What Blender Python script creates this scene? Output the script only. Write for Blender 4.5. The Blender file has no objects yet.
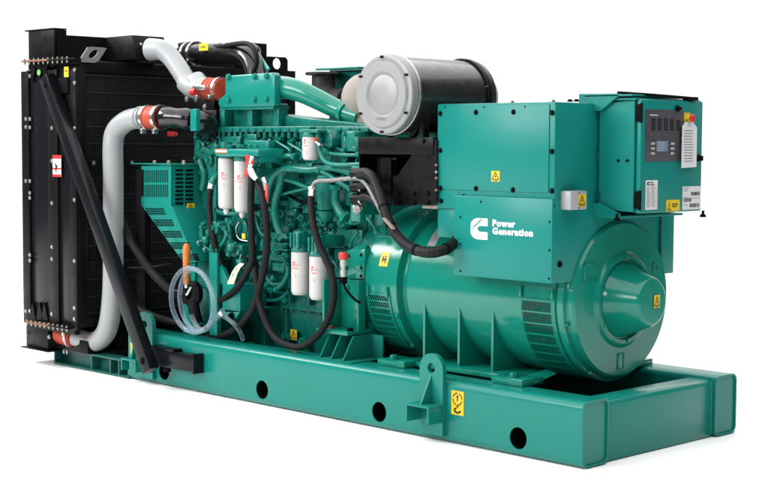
import bpy, bmesh, math, random
from mathutils import Vector, Matrix, Quaternion
random.seed(7)
scene = bpy.context.scene
col = scene.collection
V = Vector
PI = math.pi

# ------------------------------------------------------------------ camera
CAM = V((3.5005, -4.5591, 1.2661)); YAW = 2.3608; PITCH = 0.0685; ROLL = 0.0058; F = 1483.8
fw = V((math.cos(YAW)*math.cos(PITCH), math.sin(YAW)*math.cos(PITCH), -math.sin(PITCH)))
_r = fw.cross(V((0, 0, 1))).normalized(); _u = _r.cross(fw)
rt = _r*math.cos(ROLL) + _u*math.sin(ROLL); up = -_r*math.sin(ROLL) + _u*math.cos(ROLL)
cd = bpy.data.cameras.new('camera'); cam = bpy.data.objects.new('camera', cd); col.objects.link(cam)
cd.sensor_width = 36; cd.lens = 36*F/768; cd.clip_start = .1; cd.clip_end = 500
cam.matrix_world = Matrix(((rt.x, up.x, -fw.x, CAM.x), (rt.y, up.y, -fw.y, CAM.y), (rt.z, up.z, -fw.z, CAM.z), (0, 0, 0, 1)))
scene.camera = cam

def P(px, py, ax, val):
    """point of the plane ax = val seen at a place of the photograph (surveying help)"""
    d = fw*F + rt*(px-384) - up*(py-244.5); i = 'XYZ'.index(ax)
    return CAM + d*((val-CAM[i])/d[i])

# ------------------------------------------------------------------ materials
def mat(name, rgb, rough=.4, metal=0., spec=.5, coat=0., var=.06, vscale=6., bump=0., bscale=300., rvar=.08, trans=0., alpha=1., wear=None):
    m = bpy.data.materials.new(name); m.use_nodes = True; nt = m.node_tree; N = nt.nodes; L = nt.links
    b = N['Principled BSDF']
    tc = N.new('ShaderNodeTexCoord')
    nz = N.new('ShaderNodeTexNoise'); nz.inputs['Scale'].default_value = vscale; nz.inputs['Detail'].default_value = 6
    L.new(tc.outputs['Object'], nz.inputs['Vector'])
    mr = N.new('ShaderNodeMapRange'); mr.inputs['From Min'].default_value = .3; mr.inputs['From Max'].default_value = .7
    mr.inputs['To Min'].default_value = 1-var; mr.inputs['To Max'].default_value = 1+var
    L.new(nz.outputs['Fac'], mr.inputs['Value'])
    vm = N.new('ShaderNodeVectorMath'); vm.operation = 'SCALE'; vm.inputs[0].default_value = rgb
    L.new(mr.outputs[0], vm.inputs['Scale'])
    src = vm.outputs[0]
    if wear:
        n2 = N.new('ShaderNodeTexNoise'); n2.inputs['Scale'].default_value = wear[1]; n2.inputs['Detail'].default_value = 9; n2.inputs['Roughness'].default_value = .7
        L.new(tc.outputs['Object'], n2.inputs['Vector'])
        cr = N.new('ShaderNodeMapRange'); cr.inputs['From Min'].default_value = wear[2]; cr.inputs['From Max'].default_value = wear[2]+.06
        L.new(n2.outputs['Fac'], cr.inputs['Value'])
        mx = N.new('ShaderNodeMix'); mx.data_type = 'RGBA'; L.new(cr.outputs[0], mx.inputs[0]); L.new(src, mx.inputs[6]); mx.inputs[7].default_value = (*wear[0], 1)
        src = mx.outputs[2]
    L.new(src, b.inputs['Base Color'])
    r2 = N.new('ShaderNodeMapRange'); r2.inputs['From Min'].default_value = .3; r2.inputs['From Max'].default_value = .7
    r2.inputs['To Min'].default_value = max(.02, rough-rvar); r2.inputs['To Max'].default_value = min(1, rough+rvar)
    n3 = N.new('ShaderNodeTexNoise'); n3.inputs['Scale'].default_value = vscale*4; n3.inputs['Detail'].default_value = 4
    L.new(tc.outputs['Object'], n3.inputs['Vector']); L.new(n3.outputs['Fac'], r2.inputs['Value']); L.new(r2.outputs[0], b.inputs['Roughness'])
    b.inputs['Metallic'].default_value = metal; b.inputs['Specular IOR Level'].default_value = spec
    b.inputs['Coat Weight'].default_value = coat; b.inputs['Coat Roughness'].default_value = .08
    b.inputs['Transmission Weight'].default_value = trans; b.inputs['Alpha'].default_value = alpha
    if bump:
        n4 = N.new('ShaderNodeTexNoise'); n4.inputs['Scale'].default_value = bscale; n4.inputs['Detail'].default_value = 3
        L.new(tc.outputs['Object'], n4.inputs['Vector'])
        bp = N.new('ShaderNodeBump'); bp.inputs['Strength'].default_value = bump; bp.inputs['Distance'].default_value = .002
        L.new(n4.outputs['Fac'], bp.inputs['Height']); L.new(bp.outputs[0], b.inputs['Normal'])
    return m

TEALB = mat('teal_cabinet_paint', (.005, .176, .150), .32, spec=.22, var=.03, vscale=2, bump=.03, bscale=140, rvar=.03)
TEAL = mat('teal_paint', (.005, .166, .134), .24, spec=.26, var=.03, vscale=2, bump=.03, bscale=140, rvar=.03)
TEALC = mat('teal_cast_paint', (.003, .132, .103), .30, spec=.34, var=.18, vscale=9, bump=.5, bscale=70, rvar=.12, wear=((.004, .045, .038), 22, .62))
TEALG = mat('green_gloss_paint', (.004, .178, .128), .15, spec=.42, var=.04, vscale=3, bump=.03, bscale=60, rvar=.03)
BLACK = mat('black_satin_paint', (.003, .003, .0035), .40, spec=.13, var=.3, vscale=5, bump=.1, bscale=90)
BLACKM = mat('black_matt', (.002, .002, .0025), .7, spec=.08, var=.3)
BLACKP = mat('black_sheet_panel', (.0045, .005, .0062), .26, spec=.20, var=.1, vscale=2, rvar=.015)
BLACKG = mat('black_gloss_pipe', (.006, .006, .007), .16, spec=.5, var=.2, bump=.3, bscale=25)
RUBBER = mat('black_rubber', (.006, .006, .0065), .58, spec=.16, var=.2, vscale=20, bump=.2, bscale=160)
CABLE = mat('ribbed_cable_sleeve', (.005, .005, .006), .50, spec=.20, var=.3, vscale=30)
PIPE = mat('silver_grey_painted_pipe', (.265, .275, .28), .36, spec=.5, var=.05, vscale=5, bump=.1, bscale=60)
SILV = mat('bright_steel', (.62, .61, .58), .28, metal=1, var=.1, vscale=30)
ZINC = mat('zinc_bolt', (.36, .35, .32), .4, metal=1, var=.15, vscale=40)
ALU = mat('aluminium_disc', (.235, .24, .238), .46, metal=.35, spec=.4, rvar=.015, var=.03, vscale=12, bump=.15, bscale=140)
CREAM = mat('heat_wrap', (.24, .215, .185), .8, var=.12, vscale=12, bump=.4, bscale=80)
REDH = mat('red_silicone_hose', (.34, .040, .018), .5, spec=.4, var=.12, vscale=18, bump=.2, bscale=80)
RED = mat('red_plastic', (.50, .022, .02), .4, var=.05)
WHITE = mat('white_filter_paint', (.46, .45, .435), .35, spec=.5, coat=.15, var=.025, vscale=6)
PAPER = mat('white_paper', (.55, .56, .56), .6, var=.03, vscale=20)
INK = mat('grey_print', (.16, .16, .17), .7, var=.1)
INKR = mat('red_print', (.62, .045, .05), .5, var=.1)
YEL = mat('yellow_sticker', (.60, .42, .010), .45, var=.05)
INKB = mat('black_print', (.012, .012, .012), .5, var=.1)
LOGO = mat('white_vinyl', (.62, .66, .66), .4, var=.03)
COPP = mat('copper_edge', (.26, .12, .07), .5, metal=.7, var=.2, vscale=50)
ORANGE = mat('orange_handle', (.42, .13, .02), .45, var=.2, vscale=25, bump=.1)
GREYP = mat('grey_display_plate', (.045, .045, .055), .45, var=.05)
LCD = mat('lcd_glass', (.13, .19, .24), .15, spec=.6, var=.1, vscale=60)
GREYB = mat('grey_box_plastic', (.30, .31, .32), .4, var=.04)
CLEAR = mat('clear_pvc_tube', (.22, .31, .37), .10, spec=.7, var=.04)
_n = CLEAR.node_tree; _lw = _n.nodes.new('ShaderNodeLayerWeight'); _lw.inputs['Blend'].default_value = .35
_m = _n.nodes.new('ShaderNodeMapRange'); _m.inputs['To Min'].default_value = .12; _m.inputs['To Max'].default_value = .80
_n.links.new(_lw.outputs['Facing'], _m.inputs['Value']); _n.links.new(_m.outputs[0], _n.nodes['Principled BSDF'].inputs['Alpha'])
IRON = mat('dark_iron', (.018, .017, .017), .55, spec=.3, var=.3, vscale=14, bump=.3, bscale=70)
DRUM = mat('drum_paint', (.012, .0115, .0115), .30, spec=.5, coat=.3, var=.15, vscale=4, bump=.03, bscale=60)
TAGY = mat('cream_tag', (.70, .66, .38), .6, var=.05, vscale=40)
DARKT = mat('shaded_dark_teal', (.006, .085, .072), .4, var=.2, vscale=8)  # dark teal; the shade inside the subframe channels is put into it
LUGG = mat('bare_grey_steel', (.13, .135, .14), .45, spec=.4)
GUARD = mat('guard_wire', (.016, .016, .018), .5, spec=.3)
TEALR = mat('teal_dull_paint', (.005, .135, .108), .7, spec=.08, var=.05)
BRAID = mat('steel_braid', (.20, .195, .19), .5, metal=.6, var=.3, vscale=90)
GREEND = mat('green_dot', (.12, .62, .08), .5)
LIME = mat('turquoise_hose', (.03, .42, .36), .35)

# ------------------------------------------------------------------ mesh builder
class B:
    def __init__(s, *mats):
        s.bm = bmesh.new(); s.mats = list(mats) or [TEAL]; s.m = 0; s.flat = False
    def use(s, m):
        if m not in s.mats: s.mats.append(m)
        s.m = s.mats.index(m); return s
    def take(s, t):
        mp = {}
        for v in t.verts: mp[v] = s.bm.verts.new(v.co)
        for f in t.faces:
            try: nf = s.bm.faces.new([mp[v] for v in f.verts]); nf.material_index = s.m
            except ValueError: pass
        t.free(); return s
    def box(s, x0, x1, y0, y1, z0, z1, bev=.003, seg=2, M=None):
        t = bmesh.new(); bmesh.ops.create_cube(t, size=1)
        sx, sy, sz = abs(x1-x0), abs(y1-y0), abs(z1-z0)
        for v in t.verts: v.co = V(((x0+x1)/2+v.co.x*sx, (y0+y1)/2+v.co.y*sy, (z0+z1)/2+v.co.z*sz))
        bev = min(bev, .45*min(sx, sy, sz))
        if bev > 0: bmesh.ops.bevel(t, geom=t.edges[:], offset=bev, segments=seg, profile=.5, affect='EDGES')
        if M is not None: t.transform(M)
        return s.take(t)
    def beam(s, a, b, w, h, upv=V((0, 1, 0)), bev=.003):
        """box between two points, w across, h along the direction upv"""
        a, b = V(a), V(b); x = (b-a); Ln = x.length; x.normalize(); y = upv - x*upv.dot(x); y.normalize(); z = x.cross(y)
        M = Matrix(((x.x, z.x, y.x, a.x), (x.y, z.y, y.y, a.y), (x.z, z.z, y.z, a.z), (0, 0, 0, 1)))
        return s.box(0, Ln, -w/2, w/2, -h/2, h/2, bev, M=M)
    def lathe(s, o, d, prof, seg=48, a0=0., a1=2*PI, ref=None):
        o, d = V(o), V(d).normalized()
        u = V(ref) if ref else (V((0, 0, 1)) if abs(d.z) < .9 else V((1, 0, 0)))
        u = (u - d*u.dot(d)).normalized(); w = d.cross(u)
        full = abs(a1-a0-2*PI) < 1e-6; n = seg if full else seg+1
        rings = []
        for t, r in prof:
            if r < 1e-6: rings.append([s.bm.verts.new(o+d*t)])
            else: rings.append([s.bm.verts.new(o+d*t+(u*math.cos(a0+(a1-a0)*k/seg)+w*math.sin(a0+(a1-a0)*k/seg))*r) for k in range(n)])
        for A, C in zip(rings, rings[1:]):
            for k in range(seg):
                k2 = (k+1) % n if full else k+1
                if len(A) == 1 and len(C) == 1: continue
                if len(A) == 1: vs = [A[0], C[k2], C[k]]
                elif len(C) == 1: vs = [A[k], A[k2], C[0]]
                else: vs = [A[k], A[k2], C[k2], C[k]]
                try: f = s.bm.faces.new(vs); f.material_index = s.m
                except ValueError: pass
        return s
    def cyl(s, a, b, r, r2=None, seg=24, ch=0.):
        a, b = V(a), V(b); L = (b-a).length; r2 = r if r2 is None else r2
        if ch: pr = [(0, 0), (0, r-ch), (ch, r), (L-ch, r2), (L, r2-ch), (L, 0)]
        else: pr = [(0, 0), (0, r), (L, r2), (L, 0)]
        return s.lathe(a, b-a, pr, seg)
    def tube(s, pts, r, seg=14, sub=8, closed=False, rib=None, caps=True, rf=None):
        pts = [V(p) for p in pts]; n = len(pts); path = []
        rng = n if closed else n-1
        for i in range(rng):
            if closed: p0, p1, p2, p3 = pts[i-1], pts[i], pts[(i+1) % n], pts[(i+2) % n]
            else:
                p1, p2 = pts[i], pts[i+1]
                p0 = pts[i-1] if i else p1*2-p2
                p3 = pts[i+2] if i+2 < n else p2*2-p1
            k = sub
            for j in range(k):
                t = j/k
                path.append(.5*((2*p1)+(p2-p0)*t+(2*p0-5*p1+4*p2-p3)*t*t+(3*p1-p0-3*p2+p3)*t**3))
        if not closed: path.append(pts[-1].copy())
        m = len(path)
        if rib:      # resample evenly for ribs
            ln = [0.]
            for a, b in zip(path, path[1:]): ln.append(ln[-1]+(b-a).length)
            step = rib[0]/4; k = int(ln[-1]/step); out = []; j = 0
            for i in range(k+1):
                d = i*step
                while j < len(ln)-2 and ln[j+1] < d: j += 1
                f = (d-ln[j])/max(1e-9, ln[j+1]-ln[j]); out.append(path[j].lerp(path[j+1], min(1, f)))
            path = out; m = len(path)
        def tan(i):
            if closed: return (path[(i+1) % m]-path[i-1]).normalized()
            return (path[min(i+1, m-1)]-path[max(i-1, 0)]).normalized()
        T = tan(0); nrm = T.orthogonal().normalized(); rings = []
        for i in range(m):
            T2 = tan(i); q = T.rotation_difference(T2); nrm = q @ nrm; nrm = (nrm-T2*nrm.dot(T2)).normalized(); T = T2; bn = T.cross(nrm)
            rr = r if not rf else rf(i/(m-1))
            if rib: rr = r*(1+rib[1]*(1 if i % 4 in (0, 1) else -1))
            rings.append([s.bm.verts.new(path[i]+(nrm*math.cos(2*PI*k/seg)+bn*math.sin(2*PI*k/seg))*rr) for k in range(seg)])
        for i in range(m if closed else m-1):
            A, C = rings[i], rings[(i+1) % m]
            for k in range(seg):
                f = s.bm.faces.new([A[k], A[(k+1) % seg], C[(k+1) % seg], C[k]]); f.material_index = s.m
        if caps and not closed:
            for R_ in (rings[0][::-1], rings[-1]):
                f = s.bm.faces.new(R_); f.material_index = s.m
        return s
    def prism(s, poly, vec, bev=0.):
        t = bmesh.new(); vec = V(vec)
        a = [t.verts.new(V(p)) for p in poly]; f = t.faces.new(a)
        r = bmesh.ops.extrude_face_region(t, geom=[f]); 
        for v in [g for g in r['geom'] if isinstance(g, bmesh.types.BMVert)]: v.co += vec
        bmesh.ops.recalc_face_normals(t, faces=t.faces)
        if bev: bmesh.ops.bevel(t, geom=t.edges[:], offset=bev, segments=2, profile=.5, affect='EDGES')
        return s.take(t)
    def bolt(s, p, n, r=.009, h=.007, washer=True):
        p, n = V(p), V(n).normalized()
        if washer: s.lathe(p, n, [(0, r*1.35), (h*.25, r*1.35), (h*.25, 0)], 16)
        s.lathe(p, n, [(0, r), (h*.85, r), (h, r*.8), (h, 0)], 6)
        return s
    def sphere(s, c, r, sc=(1, 1, 1), seg=16):
        t = bmesh.new(); bmesh.ops.create_uvsphere(t, u_segments=seg, v_segments=max(6, seg//2), radius=r)
        for v in t.verts: v.co = V((v.co.x*sc[0], v.co.y*sc[1], v.co.z*sc[2]))+V(c)
        return s.take(t)
    def mesh(s, name, ang=32):
        bmesh.ops.recalc_face_normals(s.bm, faces=s.bm.faces)
        me = bpy.data.meshes.new(name); s.bm.to_mesh(me); s.bm.free()
        for m in s.mats: me.materials.append(m)
        me.polygons.foreach_set('use_smooth', [True]*len(me.polygons))
        me.set_sharp_from_angle(angle=math.radians(ang)); return me
    def done(s, name, parent=None, label=None, ang=32):
        o = bpy.data.objects.new(name, s.mesh(name, ang)); col.objects.link(o)
        if parent is not None:
            o.parent = parent; o.matrix_parent_inverse = Matrix.Translation(-root_loc(parent))
        if label: o['label'] = label
        return o

def root_loc(o):
    l = V((0, 0, 0))
    while o is not None:
        l += o.location; o = o.parent
        break
    return l if isinstance(l, Vector) else V(l)

def empty(name, loc, label, cat, group=None):
    o = bpy.data.objects.new(name, None); col.objects.link(o); o.location = loc; o['label'] = label; o['category'] = cat
    if group: o['group'] = group
    return o
def tag(o, label, cat):
    o['label'] = label; o['category'] = cat; return o

_cache = {}
def bolt(parent, p, n, r=.009, h=.007, m=None, name='bolt'):
    """one bolt as a sub-part of its own, sharing its mesh with its likes"""
    m = m or TEAL; key = (round(r, 4), round(h, 4), m.name)
    if key not in _cache:
        b = B(m); b.bolt((0, 0, 0), (0, 0, 1), r, h); _cache[key] = b.mesh('bolt')
    o = bpy.data.objects.new(name, _cache[key]); col.objects.link(o); o.parent = parent
    o.matrix_parent_inverse = Matrix.Translation(-root_loc(parent))
    o.rotation_mode = 'QUATERNION'; o.rotation_quaternion = V((0, 0, 1)).rotation_difference(V(n).normalized()); o.location = V(p)
    return o

class Face:
    """a flat face of the machine: u to the right, v up, w out of it"""
    def __init__(s, kind, w): s.k, s.w = kind, w
    def at(s, u, v, w=0.):
        return V((u, s.w-w, v)) if s.k == '-Y' else V((s.w+w, u, v))
    def px(s, x, y):
        q = P(x, y, 'Y', s.w) if s.k == '-Y' else P(x, y, 'X', s.w)
        return (q.x, q.z) if s.k == '-Y' else (q.y, q.z)
    @property
    def n(s): return V((0, -1, 0)) if s.k == '-Y' else V((1, 0, 0))
    def rect(s, b, u0, v0, u1, v1, w0=0., w1=.001, bev=0.):
        A, C = s.at(u0, v0, w0), s.at(u1, v1, w1)
        return b.box(min(A.x, C.x), max(A.x, C.x), min(A.y, C.y), max(A.y, C.y), min(A.z, C.z), max(A.z, C.z), bev)
    def poly(s, b, pts, w0=0., w1=.001):
        return b.prism([s.at(u, v, w0) for u, v in pts], s.n*(w1-w0))
    def text(s, b, txt, u, v, size, w=.0015, bold=0., align='LEFT', sx=1., depth=.0004):
        c = bpy.data.curves.new('t', 'FONT'); c.body = txt; c.size = size; c.align_x = align; c.extrude = depth; c.offset = bold; c.space_character = 1.12 if bold > .001 else 1.; c.resolution_u = 2
        o = bpy.data.objects.new('t', c); col.objects.link(o)
        bpy.context.view_layer.update()
        me = bpy.data.meshes.new_from_object(o.evaluated_get(bpy.context.evaluated_depsgraph_get()))
        t = bmesh.new(); t.from_mesh(me)
        for q in t.verts: q.co = s.at(u+q.co.x*sx, v+q.co.y, w+q.co.z)
        bpy.data.objects.remove(o); bpy.data.curves.remove(c); bpy.data.meshes.remove(me)
        return b.take(t)

def warning(face, u0, v0, u1, v1, parent, kind='bolt', w=0., name='warning_sticker', label=None):
    b = B(YEL); face.rect(b, u0, v0, u1, v1, w, w+.0012)
    b.use(INKB); du, dv = u1-u0, v1-v0; cu = (u0+u1)/2; k = w+.002
    def pl(pts): face.poly(b, [(cu+x*du, v0+y*dv) for x, y in pts], w+.0008, k)
    if kind == 'hook':
        n = 20; R1, R2 = .40, .33; cy = .66
        for i in range(n):
            if i % 5 == 4: continue
            a, c = 2*PI*i/n, 2*PI*(i+1)/n; q = du/dv
            pl([(R1*math.cos(a), cy+R1*q*math.sin(a)), (R1*math.cos(c), cy+R1*q*math.sin(c)), (R2*math.cos(c), cy+R2*q*math.sin(c)), (R2*math.cos(a), cy+R2*q*math.sin(a))])
        pl([(-.04, .58), (.04, .58), (.04, .74), (.12, .74), (0, .84), (-.12, .74), (-.04, .74)])
        pl([(-.05, .30), (.05, .30), (.05, .42), (-.05, .42)])
        hk = [(.30*math.cos(a), .19+.13*math.sin(a)) for a in [math.radians(x) for x in range(110, 361, 25)]]
        hi = [(.16*math.cos(a), .20+.065*math.sin(a)) for a in [math.radians(x) for x in range(360, 109, -25)]]
        pl(hk+hi)
    else:
        # triangle outline and a flash
        for A, C in (((-.4, .2), (.4, .2)), ((.4, .2), (0, .9)), ((0, .9), (-.4, .2))):
            d = V((C[0]-A[0], C[1]-A[1])); n = V((-d.y, d.x)).normalized()*.035
            pl([(A[0]-n.x, A[1]-n.y), (C[0]-n.x, C[1]-n.y), (C[0]+n.x, C[1]+n.y), (A[0]+n.x, A[1]+n.y)])
        pl([(.05, .72), (-.10, .44), (.0, .46), (-.06, .27), (.12, .52), (.01, .50)])
        pl([(-.3, .06), (.3, .06), (.3, .11), (-.3, .11)])
    return b.done(name, parent, label)

# ------------------------------------------------------------------ the thing
ROOT = empty('generator_set', (0, 0, 0), 'teal diesel generator set with black radiator, engine and alternator on a steel skid', 'generator set')
def part(b, name, label=None): return b.done(name, ROOT, label)
YC, ZC = .56, .61          # shaft line
WORLD_LO, P_TOP, P_SIDE, P_WIN, P_FR = .10, 1180, 390, 120, 45
# ================================================================== SKID
LB, LE, HB, WB = -3.03, 0., .266, .169
def rrect(y0, y1, z0, z1, r, n=5):
    out = []
    for cy, cz, a in ((y1-r, z1-r, 0), (y0+r, z1-r, 90), (y0+r, z0+r, 180), (y1-r, z0+r, 270)):
        for k in range(n+1):
            t = math.radians(a+90*k/n); out.append((cy+r*math.cos(t), cz+r*math.sin(t)))
    return out
b = B(TEAL)
for y0 in (0., 1.1-WB):
    b.prism([(LB, y, z) for y, z in rrect(y0, y0+WB, .003, HB, .032)], (LE-LB-.014, 0, 0))
frame = b.done('base_frame', ROOT)
# the lightening holes of the near beam
cut = B(BLACKM)
HOLES = [(-.325, .078), (-1.126, .078), (-1.928, .078), (-2.715, .078)]
for x, z in HOLES: cut.cyl((x, -.05, z), (x, .12, z), .045, seg=40)
co = cut.done('cutter')
md = frame.modifiers.new('b', 'BOOLEAN'); md.operation = 'DIFFERENCE'; md.object = co; md.solver = 'EXACT'
bpy.context.view_layer.update()
me = bpy.data.meshes.new_from_object(frame.evaluated_get(bpy.context.evaluated_depsgraph_get()))
frame.modifiers.clear(); frame.data = me; bpy.data.objects.remove(co)
me.polygons.foreach_set('use_smooth', [True]*len(me.polygons)); me.set_sharp_from_angle(angle=math.radians(25))
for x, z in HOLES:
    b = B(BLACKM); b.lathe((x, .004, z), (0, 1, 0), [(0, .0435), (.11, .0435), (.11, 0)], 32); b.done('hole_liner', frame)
# end caps with their weld beads
for y0 in (0., 1.1-WB):
    b = B(TEAL); O = rrect(y0, y0+WB, .003, HB, .032, 8); I = rrect(y0+.009, y0+WB-.009, .012, HB-.009, .025, 8); nO = len(O)
    L4 = [[b.bm.verts.new((x, y, z)) for y, z in R_] for x, R_ in ((-.0138, O), (-.002, O), (0, [(y0+WB/2+(y-y0-WB/2)*.985, .1345+(z-.1345)*.99) for y, z in O]), (0, I), (-.008, I))]
    for A_, C_ in zip(L4, L4[1:]):
        for k in range(nO): b.bm.faces.new([A_[k], A_[(k+1) % nO], C_[(k+1) % nO], C_[k]])
    b.bm.faces.new(L4[-1])
    for k in range(26):
        yy = y0+.02+(WB-.04)*k/25; b.sphere((0.0, yy, .008+random.uniform(-.001, .001)), .0052, (.8, 1, .8), 8)
    b.done('end_cap', frame)
# cross members
b = B(TEAL)
b.prism([(-.13, WB+.001, .004), (-.018, WB+.001, .004), (-.018, WB+.001, .232), (-.026, WB+.001, .245), (-.045, WB+.001, .250), (-.13, WB+.001, .250)], (0, 1.1-2*WB-.002, 0), .002)
b.tube([(-.02, WB+.004, .01), (-.02, WB+.004, .245)], .005, 8, 2); b.tube([(-.02, 1.1-WB-.004, .01), (-.02, 1.1-WB-.004, .245)], .005, 8, 2)
b.done('cross_member', frame)
for x in (-1.0, -1.9, -2.95):
    b = B(TEAL); b.box(x, x+.1, WB+.001, 1.1-WB-.001, .02, .20, .01); b.done('cross_member', frame)
b = B(DARKT); b.box(-2.95, -.131, WB+.001, 1.1-WB-.001, .006, .016, 0); b.done('added_dark_plate', frame)  # added plate covering the bright floor so the skid interior stays dark

# radiator subframe: open channels under the radiator
b = B(DARKT)
for (ya, yb_, yw) in ((0., .09, .06), (1.03, 1.12, 1.04)):
    b.box(-3.764, LB, ya, yb_, .002, .012, .001); b.box(-3.764, LB, ya, yb_, .088, .098, .001); b.box(-3.764, LB, yw, yw+.01, .012, .088, 0)
for x in (-3.762, -3.39, -3.21, -3.13, -3.042): b.box(x-.0, x+.01, .002, .06, .012, .088, 0)
b.box(-3.764, -3.66, .09, 1.03, .004, .09, .004); b.box(-3.15, -3.05, .09, 1.03, .004, .09, .004)
sub = b.done('radiator_subframe', frame)

# lifting lugs
FB = Face('-Y', 0.)
def lug(xc, half, ztop, zbot, stub, hole_z):
    b = B(TEAL); n = 16; y0, y1 = -.022, 0.
    prof = [(xc+half, zbot), (xc+half, ztop-half)] + [(xc+half*math.cos(PI*k/n), ztop-half+half*math.sin(PI*k/n)) for k in range(1, n)] + [(xc-half, ztop-half), (xc-half, zbot)]
    pr2 = []
    for i_ in range(len(prof)):
        p_, q_ = prof[i_], prof[(i_+1) % len(prof)]; m_ = max(1, int(math.hypot(q_[0]-p_[0], q_[1]-p_[1])/.012))
        pr2 += [(p_[0]+(q_[0]-p_[0])*t_/m_, p_[1]+(q_[1]-p_[1])*t_/m_) for t_ in range(m_)]
    prof = pr2
    hr = .022; bm = b.bm; m = len(prof)
    def ring(y):
        A = [bm.verts.new((x, y, z)) for x, z in prof]
        C = []
        for x, z in prof:
            a = math.atan2(z-hole_z, x-xc); C.append(bm.verts.new((xc+hr*math.cos(a), y, hole_z+hr*math.sin(a))))
        return A, C
    A0, C0 = ring(y0); A1, C1 = ring(y1)
    for i in range(m):
        j = (i+1) % m
        for q in ((A0[i], A0[j], C0[j], C0[i]), (A1[j], A1[i], C1[i], C1[j]), (A0[j], A0[i], A1[i], A1[j]), (C0[i], C0[j], C1[j], C1[i])):
            bm.faces.new(q)
    if stub:
        sx0, sx1, sz0, sz1, d = stub; th = .009
        b.box(sx0, sx1, -d, y0-.0005, sz1-th, sz1, .001); b.box(sx0, sx0+th, -d, y0-.0005, sz0, sz1-th-.0002, 0); b.box(sx1-th, sx1, -d, y0-.0005, sz0, sz1-th-.0002, 0)
        c = (sx0+sx1)/2
        b.prism([(c-.005, y0-.0005, sz1), (c-.005, -d+.02, sz1), (c-.005, y0-.0005, hole_z-.03)], (.010, 0, 0))
    return b
L1 = lug(-.79, .068, .376, .03, (-.86, -.725, .088, .165, .105), .314); L1.done('lifting_lug', frame)
L2 = lug(-2.855, .07, .378, .03, (-3.0, -2.87, .06, .125, .07), .31); L2.done('lifting_lug', frame)
for x in (-.79, -2.855):
    l = lug(x, .068, .376, .03, None, .314); bmesh.ops.translate(l.bm, verts=l.bm.verts, vec=(0, 1.123, 0)); l.done('lifting_lug', frame)
u0, v0 = FB.px(451.5, 414); u1, v1 = FB.px(464, 392)
warning(FB, u0, v0, u1, v1, frame, 'hook', .0005, 'lifting_sticker')
q = P(133, 349, 'Y', -.03); b = B(YEL); b.box(q.x-.03, q.x+.012, -.0245, -.0225, q.z-.03, q.z+.03, 0); b.done('lifting_sticker', frame)

# bolts and pads on the beam top are added with the feet they hold

# ================================================================== RADIATOR
XR0, XR1, YR0, YR1, ZR0, ZR1 = -3.90, -3.372, -.10, 1.48, .25, 1.67
b = B(BLACK)
b.box(XR0+.02, XR1-.05, YR0+.012, YR1-.01, ZR0, ZR1-.01, .004)      # core casing
rad = b.done('radiator', ROOT)
S = Face('-Y', YR0)
# side sheets and bolted strips between them
def sx(px): return P(px, 200, 'Y', YR0).x
strips = [(24, 31), (50, 59.5), (72, 78)]
pans = [(31.3, 49.7), (59.8, 71.7)]
zt = P(50, 72, 'Y', YR0).z; zb = P(50, 322, 'Y', YR0).z
for a, c in pans:
    b = B(BLACKP); b.box(sx(a), sx(c), YR0+.001, YR0+.011, zb, zt, .001); b.done('side_panel', rad)
for i, (a, c) in enumerate(strips):
    b = B(BLACK); b.box(sx(a), sx(c), YR0-.012, YR0+.011, zb-.02, zt+.01, .003); st = b.done('mounting_strip', rad)
for pts in ([(30, 76), (30, 119), (30, 127.5), (30, 181), (30, 193), (30, 198), (30, 255), (30, 260.5), (30, 311), (26, 119), (26, 127), (26, 181), (26, 311)],
            [(52, 128), (52, 161), (52, 203), (52, 247), (52, 259), (52, 314)],
            [(74.5, 70), (74.5, 83), (74.5, 128), (74.5, 200), (74.5, 261), (74.5, 308), (74.5, 319)]):
    for x, y in pts: 
        q = P(x, y, 'Y', YR0-.012); bolt(rad, (q.x, YR0-.0115, q.z), (0, -1, 0), .009, .008, ZINC)
# tank seams: folded copper edge with its clamping bolts, top and bottom
for (xa, ya, xb, yb_) in ((24.5, 61.5, 71.5, 59), (27, 321.5, 71, 328.5)):
    A = P(xa, ya, 'Y', YR0-.03); C = P(xb, yb_, 'Y', YR0-.03); mid = A.lerp(C, .56)
    b = B(COPP, BLACK); b.beam(A, mid, .05, .008, V((0, 0, 1))); b.use(BLACK).beam(mid+V((.002, 0, 0)), C, .05, .008, V((0, 0, 1))); 
    b.box(A.x, C.x, YR0-.005, YR0+.03, A.z-.03 if ya < 100 else A.z-.035, A.z+.006 if ya < 100 else A.z+.015, 0)
    b.done('tank_seam', rad)
    for k in range(10):
        q = A.lerp(C, (k+.5)/10); b = B(ZINC)
        b.cyl(q+V((0, -.012, -.020)), q+V((0, -.012, .014)), .0035, seg=8); b.cyl(q+V((0, -.012, .004)), q+V((0, -.012, .011)), .007, seg=6); b.cyl(q+V((0, -.012, -.013)), q+V((0, -.012, -.006)), .007, seg=6)
        b.done('seam_bolt', rad)
# gusset ribs under the upper seam and above the lower one
for x in (34, 41, 46):
    for y0_, s_ in ((64, 1), (320, -1)):
        b = B(BLACK); q = P(x, y0_, 'Y', YR0-.003); b.prism([(q.x-.035, YR0-.0, q.z), (q.x+.035, YR0, q.z), (q.x, YR0, q.z-.10*s_)], (0, -.014, 0)); b.done('seam_gusset', rad)
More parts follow.
